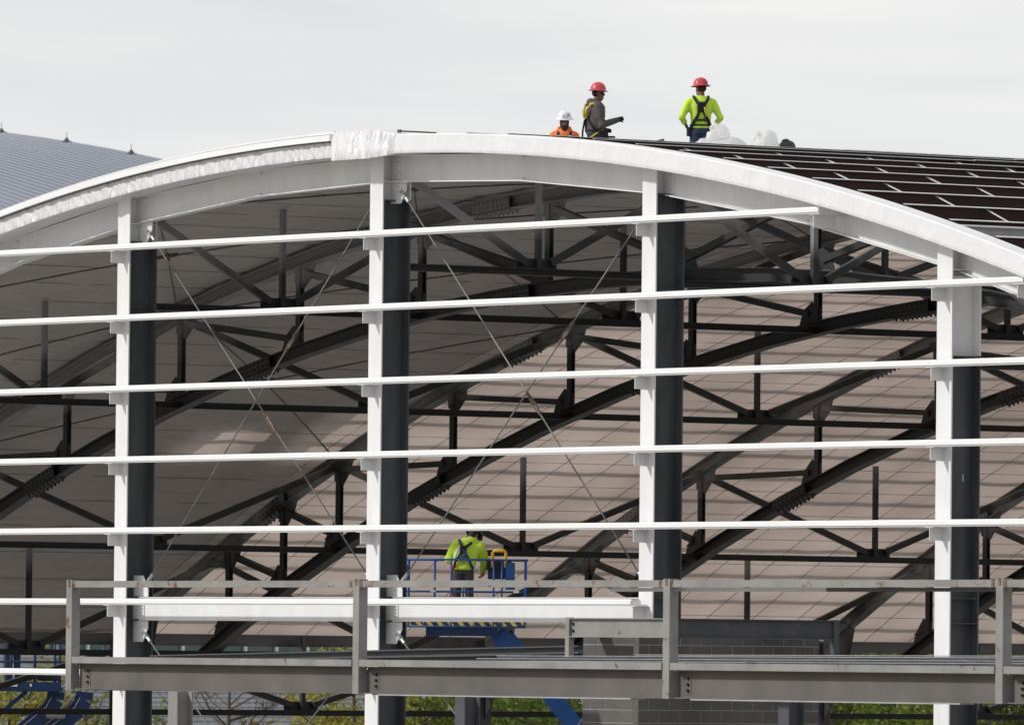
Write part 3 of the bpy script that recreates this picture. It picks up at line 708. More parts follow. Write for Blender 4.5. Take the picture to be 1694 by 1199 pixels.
rail_tube([(xa+.10, ya-.05, zf+.60), (xa+.14, ya-.05, zf+.62), (xa+.16, ya-.05, zf+.68), (xa+.16, ya-.05, zf+1.0), (xa+.12, ya-.05, zf+1.08), (xa+.0, ya-.05, zf+1.09)], .018, 'gate_hoop')
cb = MB().box(.42, .80, .05, .42, zf+.80, zf+1.14).build('control_box', 'bluedark', LF); MB().box(.40, .82, .0, .048, zf+.95, zf+1.13).build('control_panel', 'black', cb)
MB().box(.72, .88, ya+.02, ya+.05, zf+.62, zf+1.08).build('document_box', 'blue', LF)
MB().path([(.50, -.12, zf+1.0), (.50, -.12, zf+1.24), (.53, -.12, zf+1.28), (.70, -.12, zf+1.28), (.72, -.12, zf+1.25), (.72, -.12, zf+1.0)], .028, 8).build('control_guard', 'yellow', LF, True)
for sx in (-.55, .86): MB().box(sx, sx+.09, ya-.024, ya-.0195, zf+.565, zf+.598).build('rail_sticker', 'decal', LF)
b = MB(); b.bar((.58, 0, zf-.12), (.80, 0, zf-.30), .30, .30, (0, 1, 0)); b.bar((.72, 0, zf-.16), (3.85, .6, 1.95), .30, .30, (0, 1, 0)); b.build('boom', 'blue', LF)
b = MB(); b.bar((3.9, .6, 2.2), (4.6, .6, 1.5), .4, .4, (0, 1, 0)); b.build('boom_knuckle', 'bluedark', LF)
chassis(LF, 4.6, .6)

L2 = thing('boom_lift', 'dark blue lift with two curved arms standing outside behind the arena trusses', 'boom lift', (-42.75, 18.7, 0), TH)
zf2 = 4.72
def l2(mb, name, m_, sm=False): return mb.build(name, m_, L2, sm)
l2(MB().box(-1.9, .66, -.5, .5, zf2, zf2+.09), 'platform', 'bluedark'); p_ = l2(MB().box(-1.9, .64, -.52, -.502, zf2+.02, zf2+.20), 'side_panel', 'bluedark')
MB().box(-.50, -.28, -.53, -.5205, zf2+.10, zf2+.17).build('name_decal', 'decal', p_); MB().box(-.02, .02, -.53, -.5205, zf2+.10, zf2+.16).build('sticker', 'decal', p_)
for px in (-1.85, -.42, .08, .50, .60, 1.52):
    l2(MB().path([(px, -.48, zf2+.05), (px, -.48, zf2+1.15)], .035, 8), 'rail_post', 'bluedark', True)
for z in (.62, 1.12):
    for y_ in (-.48, .48): l2(MB().path([(-1.9, y_, zf2+z), (1.55, y_, zf2+z)], .025, 8), 'guard_rail', 'bluedark', True)
l2(MB().box(.12, .55, -.3, .1, zf2+.22, zf2+.50), 'battery_box', 'black'); l2(MB().box(-.22, .0, -.4, -.2, zf2+.22, zf2+.45), 'tool_box', 'black')
l2(MB().box(-.12, -.04, -.43, -.41, zf2+.30, zf2+.44), 'tool_decal', 'red')
for dx, w_ in ((0.0, .15), (.60, .15)):
    pts = [(.52+dx, -.1, zf2+.0), (.50+dx, -.1, zf2-.16), (.38+dx, -.1, zf2-.38), (-.2+dx, -.1, zf2-.86), (-1.6+dx, -.1, zf2-2.0), (-2.6+dx, -.1, zf2-2.9)]
    a = MB()
    for p, q in zip(pts[:-1], pts[1:]): a.bar(p, q, .36, .18, (0, 1, 0))
    arm = l2(a, 'curved_arm', 'bluedark')
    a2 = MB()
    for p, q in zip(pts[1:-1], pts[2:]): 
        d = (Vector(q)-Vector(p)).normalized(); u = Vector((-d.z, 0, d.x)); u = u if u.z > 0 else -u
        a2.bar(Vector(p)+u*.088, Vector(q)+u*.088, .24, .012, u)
    a2.build('arm_edge', 'pale_steel_and_sheen', arm)
l2(MB().bar((-.10, -.2, zf2), (-1.2, -.2, zf2-.95), .09, .10, (0, 1, 0)), 'brace', 'bluedark')
q = Matrix.Rotation(R_(90), 3, 'Y')
l2(MB().lathe([(0, -.20), (.07, -.20), (.09, -.16), (.09, .16), (.07, .20), (0, .20)], (.52, -.3, zf2-.48), 16, q), 'roller', 'lobby', True)
chassis(L2, -2.6, 0)
l2(MB().box(-3.0, -1.7, -.3, .3, 1.3, 2.1), 'boom_knuckle', 'bluedark')

# ------------------------------------------------------------------ people
def ell(mb, c, r, n=12, rot=None):
    vs = []; fs = []; c = Vector(c); k = n//2+2
    for i in range(k+1):
        t = math.pi*i/k
        for j in range(n):
            a = 2*math.pi*j/n; p = Vector((r[0]*math.sin(t)*math.cos(a), r[1]*math.sin(t)*math.sin(a), r[2]*math.cos(t)))
            if rot: p = rot@p
            vs.append(c+p)
    for i in range(k):
        for j in range(n): fs.append((i*n+j, (i+1)*n+j, (i+1)*n+(j+1) % n, i*n+(j+1) % n))
    mb.add(vs, fs); return mb
def stack(mb, rings, n=18):
    vs = []; fs = []
    for (x, y, z, rx, ry) in rings:
        for j in range(n):
            a = 2*math.pi*j/n; vs.append((x+rx*math.cos(a), y+ry*math.sin(a), z))
    k = len(rings)
    for i in range(k-1):
        for j in range(n): fs.append((i*n+j, i*n+(j+1) % n, (i+1)*n+(j+1) % n, (i+1)*n+j))
    fs += [tuple(range(n-1, -1, -1)), tuple(range((k-1)*n, k*n))]
    mb.add(vs, fs)
def limb(mb, pts, rs, n=12):
    mb.path(pts, list(rs), n)
    for p, r in zip(pts, rs): ell(mb, p, (r, r, r), 10)
def fused(mb, name, m_, parent, vox=.014, sm=4):
    o = mb.build(name, m_, parent, True)
    r = o.modifiers.new('remesh', 'REMESH'); r.mode = 'VOXEL'; r.voxel_size = vox; r.use_smooth_shade = True
    s = o.modifiers.new('smooth', 'SMOOTH'); s.factor = .5; s.iterations = sm
    return o
def hand(mb, w_, d, side, palm_n, curl):
    # palm + four unequal bent fingers + thumb leaving the side of the palm
    w_, d = Vector(w_), Vector(d).normalized(); pn = Vector(palm_n).normalized(); sd = d.cross(pn).normalized()*side
    rot = Matrix((sd, d, pn)).transposed()
    ell(mb, w_+d*.05, (.042, .055, .018), 10, rot)
    for k, ln in enumerate((.070, .080, .074, .058)):
        b = w_+d*.085+sd*(.030-.020*k); m1 = b+(d*math.cos(curl)+pn*math.sin(curl))*ln*.5; m2 = m1+(d*math.cos(2.1*curl)+pn*math.sin(2.1*curl))*ln*.5
        mb.path([b-d*.02, b, m1, m2], [.010, .0095, .009, .007], 7)
    t0 = w_+d*.02+sd*.035; mb.path([t0, t0+(sd*.6+d*.7).normalized()*.04, t0+(sd*.35+d*.9+pn*.5).normalized()*.075], [.013, .011, .008], 7)
def person(label, loc, yaw, P, W, scale=1.0):
    T = thing('person', label, 'person', loc, yaw); T.scale = (scale,)*3
    sh = P['sh']; hip = P['hip']
    def tor(mb, f):
        rings = []
        c0, c1 = Vector(P['pelvis']), Vector(P['neck'])
        for t, rx, ry in ((-.06, .13, .10), (0, .165, .120), (.22, .155, .108), (.45, .165, .115), (.72, .190, .122), (.90, .175, .105), (1.0, .09, .075)):
            c = c0.lerp(c1, t)+Vector((0, P.get('hunch', 0)*math.sin(math.pi*max(t, 0)), 0)); rings.append((c.x, c.y, c.z, rx+f, ry+f))
        stack(mb, rings)
        # yoke: the sloping line from neck to shoulder
        for s in sh: limb(mb, [Vector(P['neck'])+Vector((0, 0, -.01)), Vector(s)], [.055+f, .062+f])
    body = MB(); tor(body, -.012); h = Vector(P['head']); hr = Matrix.Rotation(P.get('hyaw', 0), 3, 'Z')@Matrix.Rotation(P.get('hpitch', 0), 3, 'X')
    ell(body, h+hr@Vector((0, -.008, .035)), (.076, .094, .092), 14, hr); ell(body, h+hr@Vector((0, .022, -.05)), (.058, .066, .068), 12, hr)
    ell(body, h+hr@Vector((0, .052, -.098)), (.028, .026, .022), 8, hr)
    body.path([h+hr@Vector((0, .088, .02)), h+hr@Vector((0, .112, -.022)), h+hr@Vector((0, .092, -.032))], [.010, .016, .012], 8)
    for s in (-1, 1): ell(body, h+hr@Vector((.078*s, -.01, -.005)), (.012, .022, .034), 8, hr)
    ell(body, h+hr@Vector((0, .085, -.066)), (.026, .012, .010), 8, hr)
    limb(body, [Vector(P['neck'])-Vector((0, 0, .04)), h+hr@Vector((0, -.02, -.06))], [.062, .056])
    for i, s in enumerate((-1, 1)):
        limb(body, [sh[i], P['el'][i], P['wr'][i]], [.045, .038, .028])
        hand(body, P['wr'][i], P['hd'][i], -s, P['pn'][i], P.get('curl', .6))
        limb(body, [hip[i], P['kn'][i], P['an'][i]], [.07, .05, .04]); ell(body, Vector(P['an'][i])+Vector((0, .07, -.05)), (.04, .12, .035))
    fused(body, 'body', W['skin'], T, .0115, 3)
    bk_ = W.get('bulk', 0); top = MB(); tor(top, .016+bk_)
    for i in range(2):
        e, w2 = Vector(P['el'][i]), Vector(P['wr'][i]); wend = e.lerp(w2, W.get('sleeve', .93))
        limb(top, [sh[i], Vector(sh[i]).lerp(e, .5), e, wend], [.078+bk_, .070+bk_, .062+bk_*.8, .050 if W.get('sleeve', 1) > .8 else .056])
    top.path([Vector(P['neck'])+Vector((0, .0, -.03)), Vector(P['neck'])+Vector((0, .004, .035))], [.095, .068], 12)
    if W.get('hood'):
        nk = Vector(P['neck']); hc = nk+Vector((0, -.10, .01)); ell(top, hc, (.125, .07, .075)); ell(top, nk+Vector((.085, -.04, .03)), (.05, .08, .05)); ell(top, nk+Vector((-.085, -.04, .03)), (.05, .08, .05))
    J = fused(top, W.get('topname', 'hoodie'), W['top'], T, .015, 4)
    tr_ = MB(); stack(tr_, [(P['pelvis'][0], P['pelvis'][1], P['pelvis'][2]+dz, rx, ry) for dz, rx, ry in ((-.10, .15, .115), (-.03, .178, .132), (.06, .176, .13), (.11, .166, .122))])
    for i in range(2): limb(tr_, [hip[i], P['kn'][i], P['an'][i]], [.100, .075, .066])
    fused(tr_, 'trousers', W['leg'], T, .016, 4)
    bt = MB()
    for i in range(2):
        a = Vector(P['an'][i]); ell(bt, a+Vector((0, .065, -.045)), (.055, .145, .048)); limb(bt, [a+Vector((0, 0, -.03)), a+Vector((0, 0, .06))], [.058, .062])
    fused(bt, 'boots', 'boot', T, .014, 2)
    # hard hat, full brim
    hm = MB(); c = h+hr@Vector((0, -.004, .062)); ax = hr@Matrix.Rotation(R_(W.get('tilt', -4)), 3, 'X')
    hm.lathe([(.166, -.012), (.168, -.006), (.150, .004), (.126, .012), (.122, .045), (.110, .085), (.084, .116), (.045, .134), (0, .139)], c, 24, ax)
    hm.lathe([(.166, -.012), (.120, .004), (.115, .05), (.08, .105), (0, .128)], c, 24, ax)
    H = hm.build('hard_hat', W['hat'], T, True); rg = MB()
    for k in (-1, 0, 1): rg.path([c+ax@Vector((.035*k, .125*math.sin(t), .135*math.cos(t)-.012*abs(k)+.0)) for t in [R_(-75+15*q) for q in range(11)]], .011, 6)
    rg.build('ridge', W['hat'], H, True)
    if W.get('stickers'):
        for a, z, m_ in ((.2, .06, 'lens'), (-.5, .07, 'strap'), (.9, .05, 'silver')):
            ell(MB(), (0, 0, 0), (1, 1, 1)); e_ = MB(); ell(e_, c+ax@Vector((.108*math.sin(a), .108*math.cos(a), z)), (.022, .012, .018), 8, ax); e_.build('sticker', m_, H, True)
    hb = MB(); ell(hb, h+hr@Vector((0, -.035, .02)), (.080, .078, .075), 12, hr); hb.build('hair', 'hair', T, True)
    if W.get('beard'):
        bd = MB(); ell(bd, h+hr@Vector((0, .045, -.085)), (.066, .060, .062), 12, hr); ell(bd, h+hr@Vector((0, .05, -.13)), (.045, .045, .05), 10, hr)
        for s in (-1, 1): ell(bd, h+hr@Vector((.058*s, .02, -.05)), (.022, .04, .05), 8, hr)
        bd.build('beard', 'beard', T, True)
    if W.get('glasses'):
        gl = MB()
        for s in (-1, 1): ell(gl, h+hr@Vector((.034*s, .088, .012)), (.031, .016, .019), 10, hr)
        gl.path([h+hr@Vector((-.08, .0, .015)), h+hr@Vector((-.066, .075, .014)), h+hr@Vector((.066, .075, .014)), h+hr@Vector((.08, .0, .015))], .006, 6); gl.build('sunglasses', W['glasses'], T, True)
    if W.get('glove'):
        for i, s in enumerate((-1, 1)):
            gm = MB(); w2 = Vector(P['wr'][i]); d = Vector(P['hd'][i]).normalized(); hand(gm, w2, d, -s, P['pn'][i], P.get('curl', .6)); ell(gm, w2+d*.055, (.042, .05, .036)); limb(gm, [w2-d*.05, w2+d*.03], [.048, .042])
            fused(gm, 'glove', W['glove'], T, .009, 2)
    for nm, m_, pts, r in W.get('straps', ()):
        MB().path(pts, r, 8).build(nm, m_, T, True)
    for nm, m_, bx in W.get('boxes', ()):
        o = MB().box(*bx).build(nm, m_, T); bv = o.modifiers.new('b', 'BEVEL'); bv.width = .02; bv.segments = 2
    return T
legs = dict(hip=[(-.09, 0, .90), (.09, 0, .90)], kn=[(-.11, .03, .50), (.11, .03, .50)], an=[(-.12, -.01, .10), (.12, -.01, .10)])
def roofz(x): return rz_(x, 63.53)
# dark hoodie worker: near (right) forearm held out in front
P1 = dict(legs, pelvis=(0, 0, .98), neck=(0, .02, 1.49), head=(0, .055, 1.645), hyaw=R_(-16), sh=[(-.185, .02, 1.41), (.185, .0, 1.41)],
          el=[(-.25, .02, 1.15), (.26, .04, 1.11)], wr=[(-.16, .22, 1.05), (.21, .34, 1.21)], hd=[(.3, 1, -.1), (0, 1, .35)], pn=[(1, 0, -.2), (-1, 0, -.3)], curl=.9)
yel = []
W1 = dict(bulk=.016, skin='skin_d', top='hoodie', leg='jeans', hat='hat_red', hood=True, glasses='strap', glove='glove', straps=[
    ('shoulder_strap', 'strap_y', [(-.05, -.166, 1.24), (-.09, -.176, 1.36), (-.12, -.13, 1.46), (-.12, .0, 1.50), (-.12, .13, 1.40)], .026),
    ('shoulder_strap', 'strap_y', [(.05, -.166, 1.24), (.09, -.176, 1.36), (.12, -.13, 1.46), (.12, .0, 1.50), (.12, .13, 1.40)], .026),
    ('back_strap', 'strap', [(-.15, -.10, 1.02), (-.05, -.148, 1.22), (.0, -.158, 1.27), (.05, -.148, 1.22), (.17, -.08, 1.06), (.19, .04, .98)], .024),
    ('waist_strap', 'strap', [(-.18, .05, 1.0), (-.16, -.10, 1.02), (0, -.152, 1.03), (.16, -.10, 1.02), (.19, .05, 1.0), (.10, .14, 1.0)], .022),
    ('dorsal_ring', 'silver', [(.0, -.168, 1.25), (.02, -.19, 1.22), (0, -.195, 1.19), (-.02, -.19, 1.22)], .009),
    ('lanyard', 'strap', [(.0, -.185, 1.20), (-.05, -.20, 1.02), (-.10, -.19, .86), (-.10, -.16, .70)], .016),
    ('leg_strap', 'strap_y', [(.13, -.12, .90), (.19, -.05, .96), (.20, .06, 1.02)], .016)],
    boxes=[('tool_pouch', 'strap', (.15, .25, -.02, .16, .84, 1.02)), ('hammer', 'strap', (.17, .20, .14, .30, .90, .935))])
person('person in dark hoodie and red hard hat pointing a gloved fist', (-10.69, 9.8, roofz(-10.69)), -.30, P1, W1, 1.055)
P2 = dict(legs, pelvis=(0, 0, .98), neck=(0, .02, 1.49), head=(0, .05, 1.64), hyaw=R_(4), hpitch=R_(-6), sh=[(-.19, .0, 1.40), (.19, .0, 1.40)],
          el=[(-.27, .0, 1.13), (.27, .0, 1.13)], wr=[(-.24, .12, .90), (.24, .12, .90)], hd=[(0, .3, -1), (0, .3, -1)], pn=[(1, 0, 0), (-1, 0, 0)], curl=.4)
W2 = dict(skin='skin', top='orange', leg='jeans', hat='hat_white', hood=True, beard=True, glasses='lens', stickers=True, straps=[
    ('shoulder_strap', 'strap', [(-.10, -.14, 1.40), (-.11, -.04, 1.50), (-.105, .10, 1.44), (-.10, .148, 1.32), (-.10, .14, 1.10)], .030),
    ('shoulder_strap', 'strap', [(.10, -.14, 1.40), (.11, -.04, 1.50), (.105, .10, 1.44), (.10, .148, 1.32), (.10, .14, 1.10)], .030)],
    boxes=[('strap_pad', 'silver', (-.135, -.07, .125, .172, 1.30, 1.40)), ('strap_pad', 'silver', (.07, .135, .125, .172, 1.30, 1.40))])
person('bearded person in orange hoodie and white hard hat, only head and shoulders showing', (-13.05, 10.84, roofz(-13.05)), -2.19, P2, W2, 1.02)
P3 = dict(legs, pelvis=(0, 0, .98), neck=(0, .0, 1.49), head=(-.005, .03, 1.64), hyaw=R_(38), sh=[(-.20, .0, 1.41), (.20, .0, 1.41)],
          el=[(-.33, -.05, 1.16), (.33, -.05, 1.16)], wr=[(-.215, .10, .99), (.225, .10, .99)], hd=[(.6, .6, -.5), (-.6, .6, -.5)], pn=[(.6, -.7, 0), (-.6, -.7, 0)], curl=.7)
W3 = dict(skin='skin_d', top='hivis', topname='shirt', leg='jeans', hat='hat_red', sleeve=.42, straps=[
    ('shoulder_strap', 'strap', [(-.125, .0, 1.515), (-.11, -.11, 1.47), (-.05, -.146, 1.37), (-.035, -.150, 1.28), (-.07, -.142, 1.18), (-.13, -.118, 1.08), (-.18, -.06, .97)], .026),
    ('shoulder_strap', 'strap', [(.125, .0, 1.515), (.11, -.11, 1.47), (.05, -.146, 1.37), (.035, -.150, 1.28), (.07, -.142, 1.18), (.13, -.118, 1.08), (.18, -.06, .97)], .026),
    ('cross_strap', 'strap', [(-.10, -.136, 1.11), (0, -.148, 1.115), (.10, -.136, 1.11)], .018),
    ('lanyard', 'strap_y', [(.05, -.170, 1.33), (.065, -.172, 1.25), (.08, -.166, 1.17)], .016),
    ('belt', 'strap', [(-.172, .04, 1.03), (-.15, -.09, 1.03), (0, -.138, 1.03), (.15, -.09, 1.03), (.172, .04, 1.03)], .016)],
    boxes=[('back_pad', 'strap', (-.075, .075, -.172, -.12, 1.24, 1.42)), ('tool_pouch', 'strap', (-.235, -.16, -.08, .06, .84, .99))])
person('person with back turned in yellow-green shirt, black harness and red hard hat', (-9.56, 11.3, roofz(-9.56)), TH+.08, P3, W3, 1.05)
P4 = dict(legs, pelvis=(0, 0, .97), neck=(.10, .17, 1.43), head=(.145, .27, 1.52), hyaw=R_(-35), hpitch=R_(-42), hunch=-.03, sh=[(-.12, .13, 1.37), (.27, .12, 1.33)],
          el=[(-.26, .20, 1.13), (.36, .24, 1.07)], wr=[(-.12, .42, 1.03), (.30, .40, .92)], hd=[(.4, .9, 0), (-.1, .5, -.9)], pn=[(0, 0, -1), (-1, 0, 0)], curl=.8)
W4 = dict(bulk=.03, skin='skin', top='hivis', leg='slate', hat='hat_black', hood=True, glove='glove_t', straps=[
    ('shoulder_strap', 'strap_b', [(-.08, .09, 1.46), (-.05, -.02, 1.40), (.0, -.105, 1.30), (.06, -.15, 1.21), (.13, -.165, 1.08), (.18, -.11, .96)], .024),
    ('shoulder_strap', 'strap', [(.18, .12, 1.44), (.12, -.01, 1.40), (.02, -.095, 1.32), (-.05, -.145, 1.20), (-.12, -.158, 1.08), (-.17, -.09, .96)], .024),
    ('cross_strap', 'strap_b', [(-.06, -.155, 1.18), (.02, -.162, 1.17), (.09, -.16, 1.20)], .018),
    ('shock_pack', 'decal', [(-.06, -.10, 1.33), (-.12, -.13, 1.20), (-.15, -.15, 1.06)], .024),
    ('lanyard', 'red', [(-.15, -.16, 1.04), (-.18, -.18, .90), (-.19, -.18, .75), (-.17, -.20, .58), (-.14, -.2, .50)], .020),
    ('belt', 'silver', [(-.165, .03, 1.02), (-.14, -.09, 1.02), (0, -.135, 1.02), (.14, -.09, 1.02)], .014)],
    boxes=[('back_pad', 'strap', (-.05, .06, -.125, -.06, 1.24, 1.36))])
p4 = person('person in hi-vis hoodie and black helmet leaning over the lift basket controls', (-6.02, 3.71, zf+.02), TH-.08, P4, W4, .985)
for body_, z in (('CHEM', 1.125), ('INC', 1.075)):
    t_ = text(body_, .055, (.02, -.168, z), (R_(90), 0, 0), 'jeans', p4)
P5 = dict(P2); W5 = dict(skin='skin', top='hivis', leg='jeans', hat='hat_white', hood=True)
person('person in dark jeans standing on the lift outside the arena, upper body hidden', (-42.75-.583*.42, 18.7-.8125*.42, zf2+.10), TH+.3, P5, W5)

# ------------------------------------------------------------------ loose things on the roof
def crumple(name, c, rad, seed, m_, yaw, amp=.45, freq=1.7, sub=5):
    # a sheet gathered into a heap: sharp creases between smooth pillows
    bm = bmesh.new(); bmesh.ops.create_icosphere(bm, subdivisions=sub, radius=1)
    for v in bm.verts:
        n_ = v.co.normalized(); q = Vector((n_.x, n_.y, n_.z*.6))*freq+Vector((seed, seed*.7, 0)); q += noise.noise_vector(q*1.3)*.5
        d = 1+amp*(noise.noise(q)*1.3-.8*abs(noise.noise(q*1.9))-.16*abs(noise.noise(q*4.6))+.2)
        v.co = Vector((n_.x*rad[0]*d, n_.y*rad[1]*d, max(n_.z, -.25)*rad[2]*d))
    me = bpy.data.meshes.new(name); bm.to_mesh(me); bm.free(); me.polygons.foreach_set('use_smooth', [True]*len(me.polygons))
    o = link(name, me, None, (m_,)); o.location = c; o.rotation_euler = (0, 0, yaw); return o
for (x, y_, r, sd, lb) in ((-6.0, 9.05, (.50, .35, .34), 3.1, 'crumpled clear plastic sheeting heaped high in front of the yellow-green shirt'),
                         (-6.0, 10.03, (.26, .2, .48), 8.4, 'small peaked piece of clear plastic sheeting beside a black bag')):
    tag(crumple('plastic_sheeting', (x, y_, roofz(x)+.08), r, sd, 'sheet', TH, .26, 1.35), lb, 'plastic sheet', 'plastic sheeting on the roof')
o = crumple('plastic_sheeting', (-6.0, 9.02, roofz(-6)+.44), (.17, .12, .19), 5.7, 'sheet', TH, .5, 1.2); tag(o, 'upright twist of clear plastic sheeting on top of the larger heap', 'plastic sheet', 'plastic sheeting on the roof')
tag(crumple('plastic_bag', (-6.0, 10.48, roofz(-6)+.12), (.19, .16, .34), 12.2, 'bag', TH, .3, 1.1), 'crumpled black plastic bag standing on the roof ridge', 'bag')
tag(crumple('plastic_scrap', (-6.0, 9.70, roofz(-6)+.20), (.12, .08, .06), 22.2, 'bag', TH, .9), 'thin strip of black plastic between the two clear sheets', 'plastic scrap')
tag(MB().bar((-6.0, 7.30, 14.33), (-6.0, 7.84, 14.47), .05, .035).bar((-6, 7.45, 14.20), (-6, 7.45, 14.36), .03, .03, (0, 1, 0)).build('propped_bar', 'primer'), 'dark steel bar propped on the roof ridge beside the workers', 'steel bar')
tag(MB().bar((-2.76, .02, 14.176), (-2.76, .75, 14.176), .05, .022).box(-2.80, -2.72, .0, .03, 14.15, 14.20).build('loose_channel', 'primer'), 'short dark channel lying on the white fascia wrap at the crest', 'channel')

# ------------------------------------------------------------------ existing vaulted hall behind
HL = thing('vaulted_hall', 'existing hall with blue-grey barrel roof and small spiked roof vents', 'building', (-120, 40, 0))
def hl(o): o.parent = HL; o.location = (o.location.x+120, o.location.y-40, o.location.z); return o
HX, HZ, HR = -125.8356, -143.0778, 164.695
def hz(X, r=0): return math.sqrt((HR+r)**2-(X-HX)**2)+HZ
XS = [-168+84*i/48 for i in range(49)]
mb = MB(); YA, YB = 16.0, 60.0
mb.v = [(x, y_, hz(x, r)) for r in (0, -.25) for x in XS for y_ in (YA, YB)]
n_ = len(XS)
for i in range(n_-1):
    a = 2*i; mb.f += [(a, a+1, a+3, a+2), (2*n_+a, 2*n_+a+2, 2*n_+a+3, 2*n_+a+1), (a+1, 2*n_+a+1, 2*n_+a+3, a+3), (a, a+2, 2*n_+a+2, 2*n_+a)]; mb.mi += [0]*4
hl(mb.build('roof', 'vaultroof', None, True))
mb = MB()
y_ = YA+.2
while y_ < YB:
    for i in range(0, n_-1):
        a, b_ = XS[i], XS[i+1]
        if a < -118: continue
        mb.add([(a, y_, hz(a)), (b_, y_, hz(b_)), (b_, y_+.035, hz(b_, .018)), (a, y_+.035, hz(a, .018)), (a, y_+.07, hz(a)), (b_, y_+.07, hz(b_))], [(0, 1, 2, 3), (3, 2, 5, 4)])
    y_ += .43
stuff(hl(mb.build('standing_seams', 'vaultroof')))
for x in (-108.4, -104.9, -101.5, -112, -98):
    z = hz(x); b = MB(); b.lathe([(.0, .0), (.10, 0), (.10, .04), (.08, .07), (.055, .11), (.025, .14), (0, .15)], (x, YB-.3, z-.02), 10)
    v = hl(b.build('roof_vent', 'vent')); b2 = MB(); b2.tube((x, YB-.3, z+.11), (x, YB-.3, z+.28), .010, 6); hl(b2.build('spike', 'vent')); 
    o = HL.children[-1]; m_w = o.location.copy(); o.parent = v; o.location = (0, 0, 0)
    hl(MB().box(x-.13, x+.13, YB-.40, YB-.2, z-.03, z+.02).build('vent_base', 'vent'))
# side wall facing the arena
XW = -84.0
wl = hl(MB().box(XW-.3, XW, 18, 58, 0, 5.5).box(XW-.3, XW, 18, 58, 6.22, 15.4).build('side_wall', 'siding'))
mb = MB(); k = 0; z = 3.0
while z < 5.48:
    mb.add([(XW+.001, 18, z), (XW+.001, 58, z), (XW+.045, 58, z+.035), (XW+.045, 18, z+.035), (XW+.045, 58, z+.075), (XW+.045, 18, z+.075), (XW+.001, 58, z+.10), (XW+.001, 18, z+.10)], [(0, 1, 2, 3), (3, 2, 4, 5), (5, 4, 6, 7)]); z += .125
stuff(hl(mb.build('corrugation', 'siding')))
for k in range(40):
    y_ = 18+k; f = hl(MB().box(XW-.2, XW-.02, y_, y_+.07, 5.5, 6.22).build('mullion', 'gwhite')); hl(MB().box(XW-.16, XW-.12, y_+.071, y_+.999, 5.5, 6.22).build('pane', 'gglass'))
hl(MB().box(XW-.05, XW+.12, 18, 58, 6.225, 6.34).build('window_head', 'gwhite'))
hl(MB().box(XW-60, XW-.35, 57.5, 57.8, 0, 15).build('end_wall', 'siding'))

# ------------------------------------------------------------------ trees
def at(px, t): 
    d = FW+RT*((px-847)/FPX); p = CAM+d*t; return p.x, p.y
def tree(px, t, h, rad, lm, label, n=2600, leaf=.17, seed=0, bare=False):
    rnd = random.Random(seed); x, y_ = at(px, t)
    T = thing('broadleaf_tree' if not bare else 'sparse_tree', label, 'tree', (x, y_, 0), rnd.random()*6)
    mb = MB(); top = h*.86
    mb.path([(0, 0, 0), (.05, .03, h*.25), (-.04, .05, h*.5), (.02, 0, top)], [.13, .10, .07, .02], 7)
    tips = []
    for k in range(16 if not bare else 30):
        a = rnd.random()*6.283; z0 = h*rnd.uniform(.25, .75); ln = rad*rnd.uniform(.5, 1.0); z1 = z0+ln*rnd.uniform(.3, .9)
        e = Vector((math.cos(a)*ln, math.sin(a)*ln, min(z1, h))); m1 = Vector((e.x*.5, e.y*.5, z0+(e.z-z0)*.35))
        mb.path([(0, 0, z0), m1, e], [.05, .032, .012] if not bare else [.026, .016, .006], 5); tips.append(e)
        for q in range(2 if not bare else 4):
            e2 = m1.lerp(e, rnd.uniform(.2, .9))+Vector((rnd.uniform(-.6, .6), rnd.uniform(-.6, .6), rnd.uniform(.1, .6))); mb.path([m1.lerp(e, .3), e2], [.016, .006] if not bare else [.009, .004], 4); tips.append(e2)
    mb.build('trunk', 'bark', T)
    cr = MB(); cl = [(e+Vector((rnd.uniform(-.2, .2), rnd.uniform(-.2, .2), rnd.uniform(-.1, .3))), rnd.uniform(.3, .62)*rad/1.8) for e in tips]
    for k in range(n):
        c, r = rnd.choice(cl); v = Vector((rnd.gauss(0, 1), rnd.gauss(0, 1), rnd.gauss(0, .8))); v = v.normalized()*r*rnd.random()**.4; p = c+v
        u = Vector((rnd.uniform(-1, 1), rnd.uniform(-1, 1), rnd.uniform(-.6, .6))).normalized(); w_ = u.cross(Vector((rnd.uniform(-1, 1), rnd.uniform(-1, 1), rnd.uniform(-1, 1)))).normalized(); l_ = leaf*rnd.uniform(.6, 1.3)
        cr.add([p-u*l_*.5, p+w_*l_*.28, p+u*l_*.5, p-w_*l_*.28], [(0, 1, 2, 3)])
    cr.build('crown', lm, T)
FR = 'trees beyond the open side of the arena'
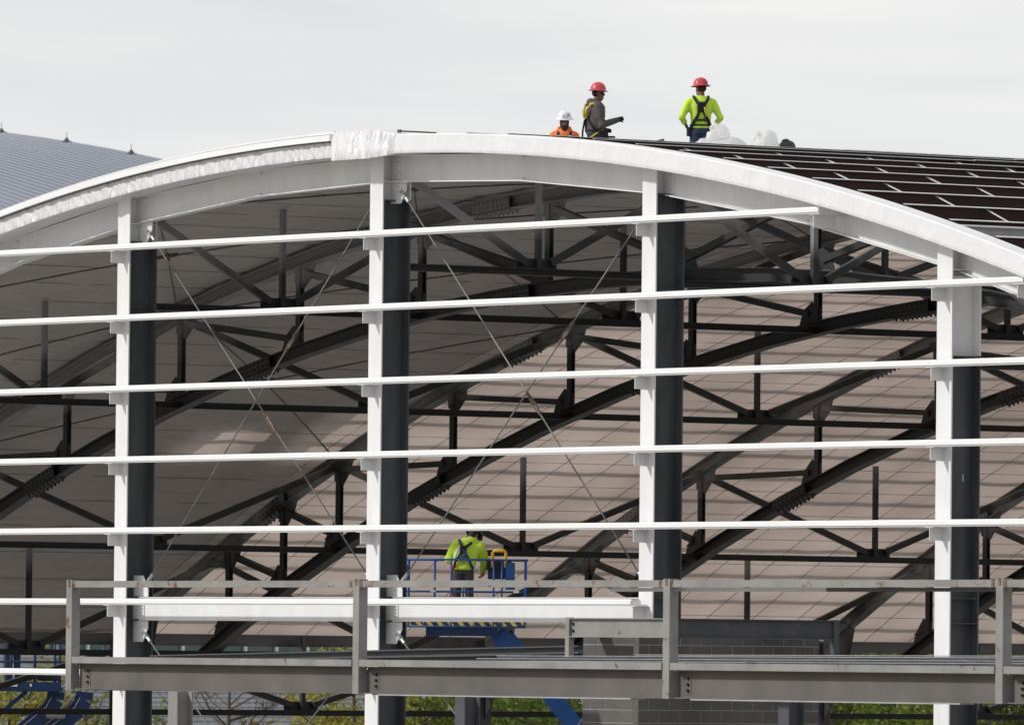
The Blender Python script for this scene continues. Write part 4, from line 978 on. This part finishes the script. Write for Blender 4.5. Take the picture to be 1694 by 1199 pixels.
TR = [(25, 226, 6.0, 1.9, 'leaf_y', 'yellow-green tree behind the dark blue lift with curved arms', 3000, .16), (120, 240, 4.6, 1.3, 'leaf_g', 'low green tree between the dark blue lift and a white column', 1800, .15),
      (225, 238, 4.4, 1.2, 'leaf_g', 'low green tree behind the leftmost white column', 1600, .15), (490, 236, 4.5, 1.5, 'leaf_y', 'low yellow-green tree in front of the corrugated wall', 2200, .15),
      (590, 228, 6.2, 1.8, 'leaf_y', 'tall yellow-green tree beside the white column at the crest', 3000, .17), (700, 231, 6.0, 1.9, 'leaf_g', 'green tree right of the crest column under the lift basket', 3200, .17),
      (770, 240, 6.3, 1.7, 'leaf_y', 'yellowing tree behind the dark lobby roof column', 2600, .17), (930, 226, 6.2, 1.9, 'leaf_d', 'dark green tree between the blue boom and the block shaft', 3200, .17),
      (1375, 228, 6.3, 1.7, 'leaf_g', 'green tree just right of the block shaft', 2800, .17), (1480, 232, 6.2, 1.9, 'leaf_d', 'dark green tree between shaft and the primer-topped column', 3400, .17), (1560, 224, 6.0, 1.8, 'leaf_g', 'green tree directly behind the column with the chalk mark', 2800, .17),
      (1650, 230, 6.3, 1.9, 'leaf_d', 'dark green tree right of the column with the chalk mark', 3200, .17)]
for i, (px, t, h, r, lm, lb, n_, lf) in enumerate(TR): tree(px, t, h, r, lm, lb, n_, lf, 50+i)
tree(385, 222, 6.0, 1.9, 'leaf_r', 'nearly bare tree with thin russet twigs before corrugated wall', 240, .12, 91, True)
tree(150, 236, 5.6, 1.5, 'leaf_r', 'nearly bare tree with dark branches behind the curved lift arms', 90, .12, 92, True)
# far woodland belt closing the view
rnd = random.Random(5); mb = MB()
for k in range(26000):
    px = rnd.uniform(560, 2700) if rnd.random() < .9 else rnd.uniform(-900, 560); t = rnd.uniform(318, 345); x, y_ = at(px, t); hh = 8+2.2*noise.noise(Vector((px*.006, 0, 3)))+1.0*noise.noise(Vector((px*.03, 0, 8)))
    p = Vector((x, y_, hh*rnd.random()**.6)); u = Vector((rnd.uniform(-1, 1), rnd.uniform(-1, 1), rnd.uniform(-1, 1))).normalized(); w_ = u.cross(Vector((rnd.uniform(-1, 1), rnd.uniform(-1, 1), rnd.uniform(-1, 1)))).normalized(); l_ = rnd.uniform(.35, .75)
    mb.add([p-u*l_*.5, p+w_*l_*.32, p+u*l_*.5, p-w_*l_*.32], [(0, 1, 2, 3)])
o = stuff(mb.build('woodland', 'leaf_d')); o['label'] = 'far belt of green woodland behind the site'; o['category'] = 'woodland'
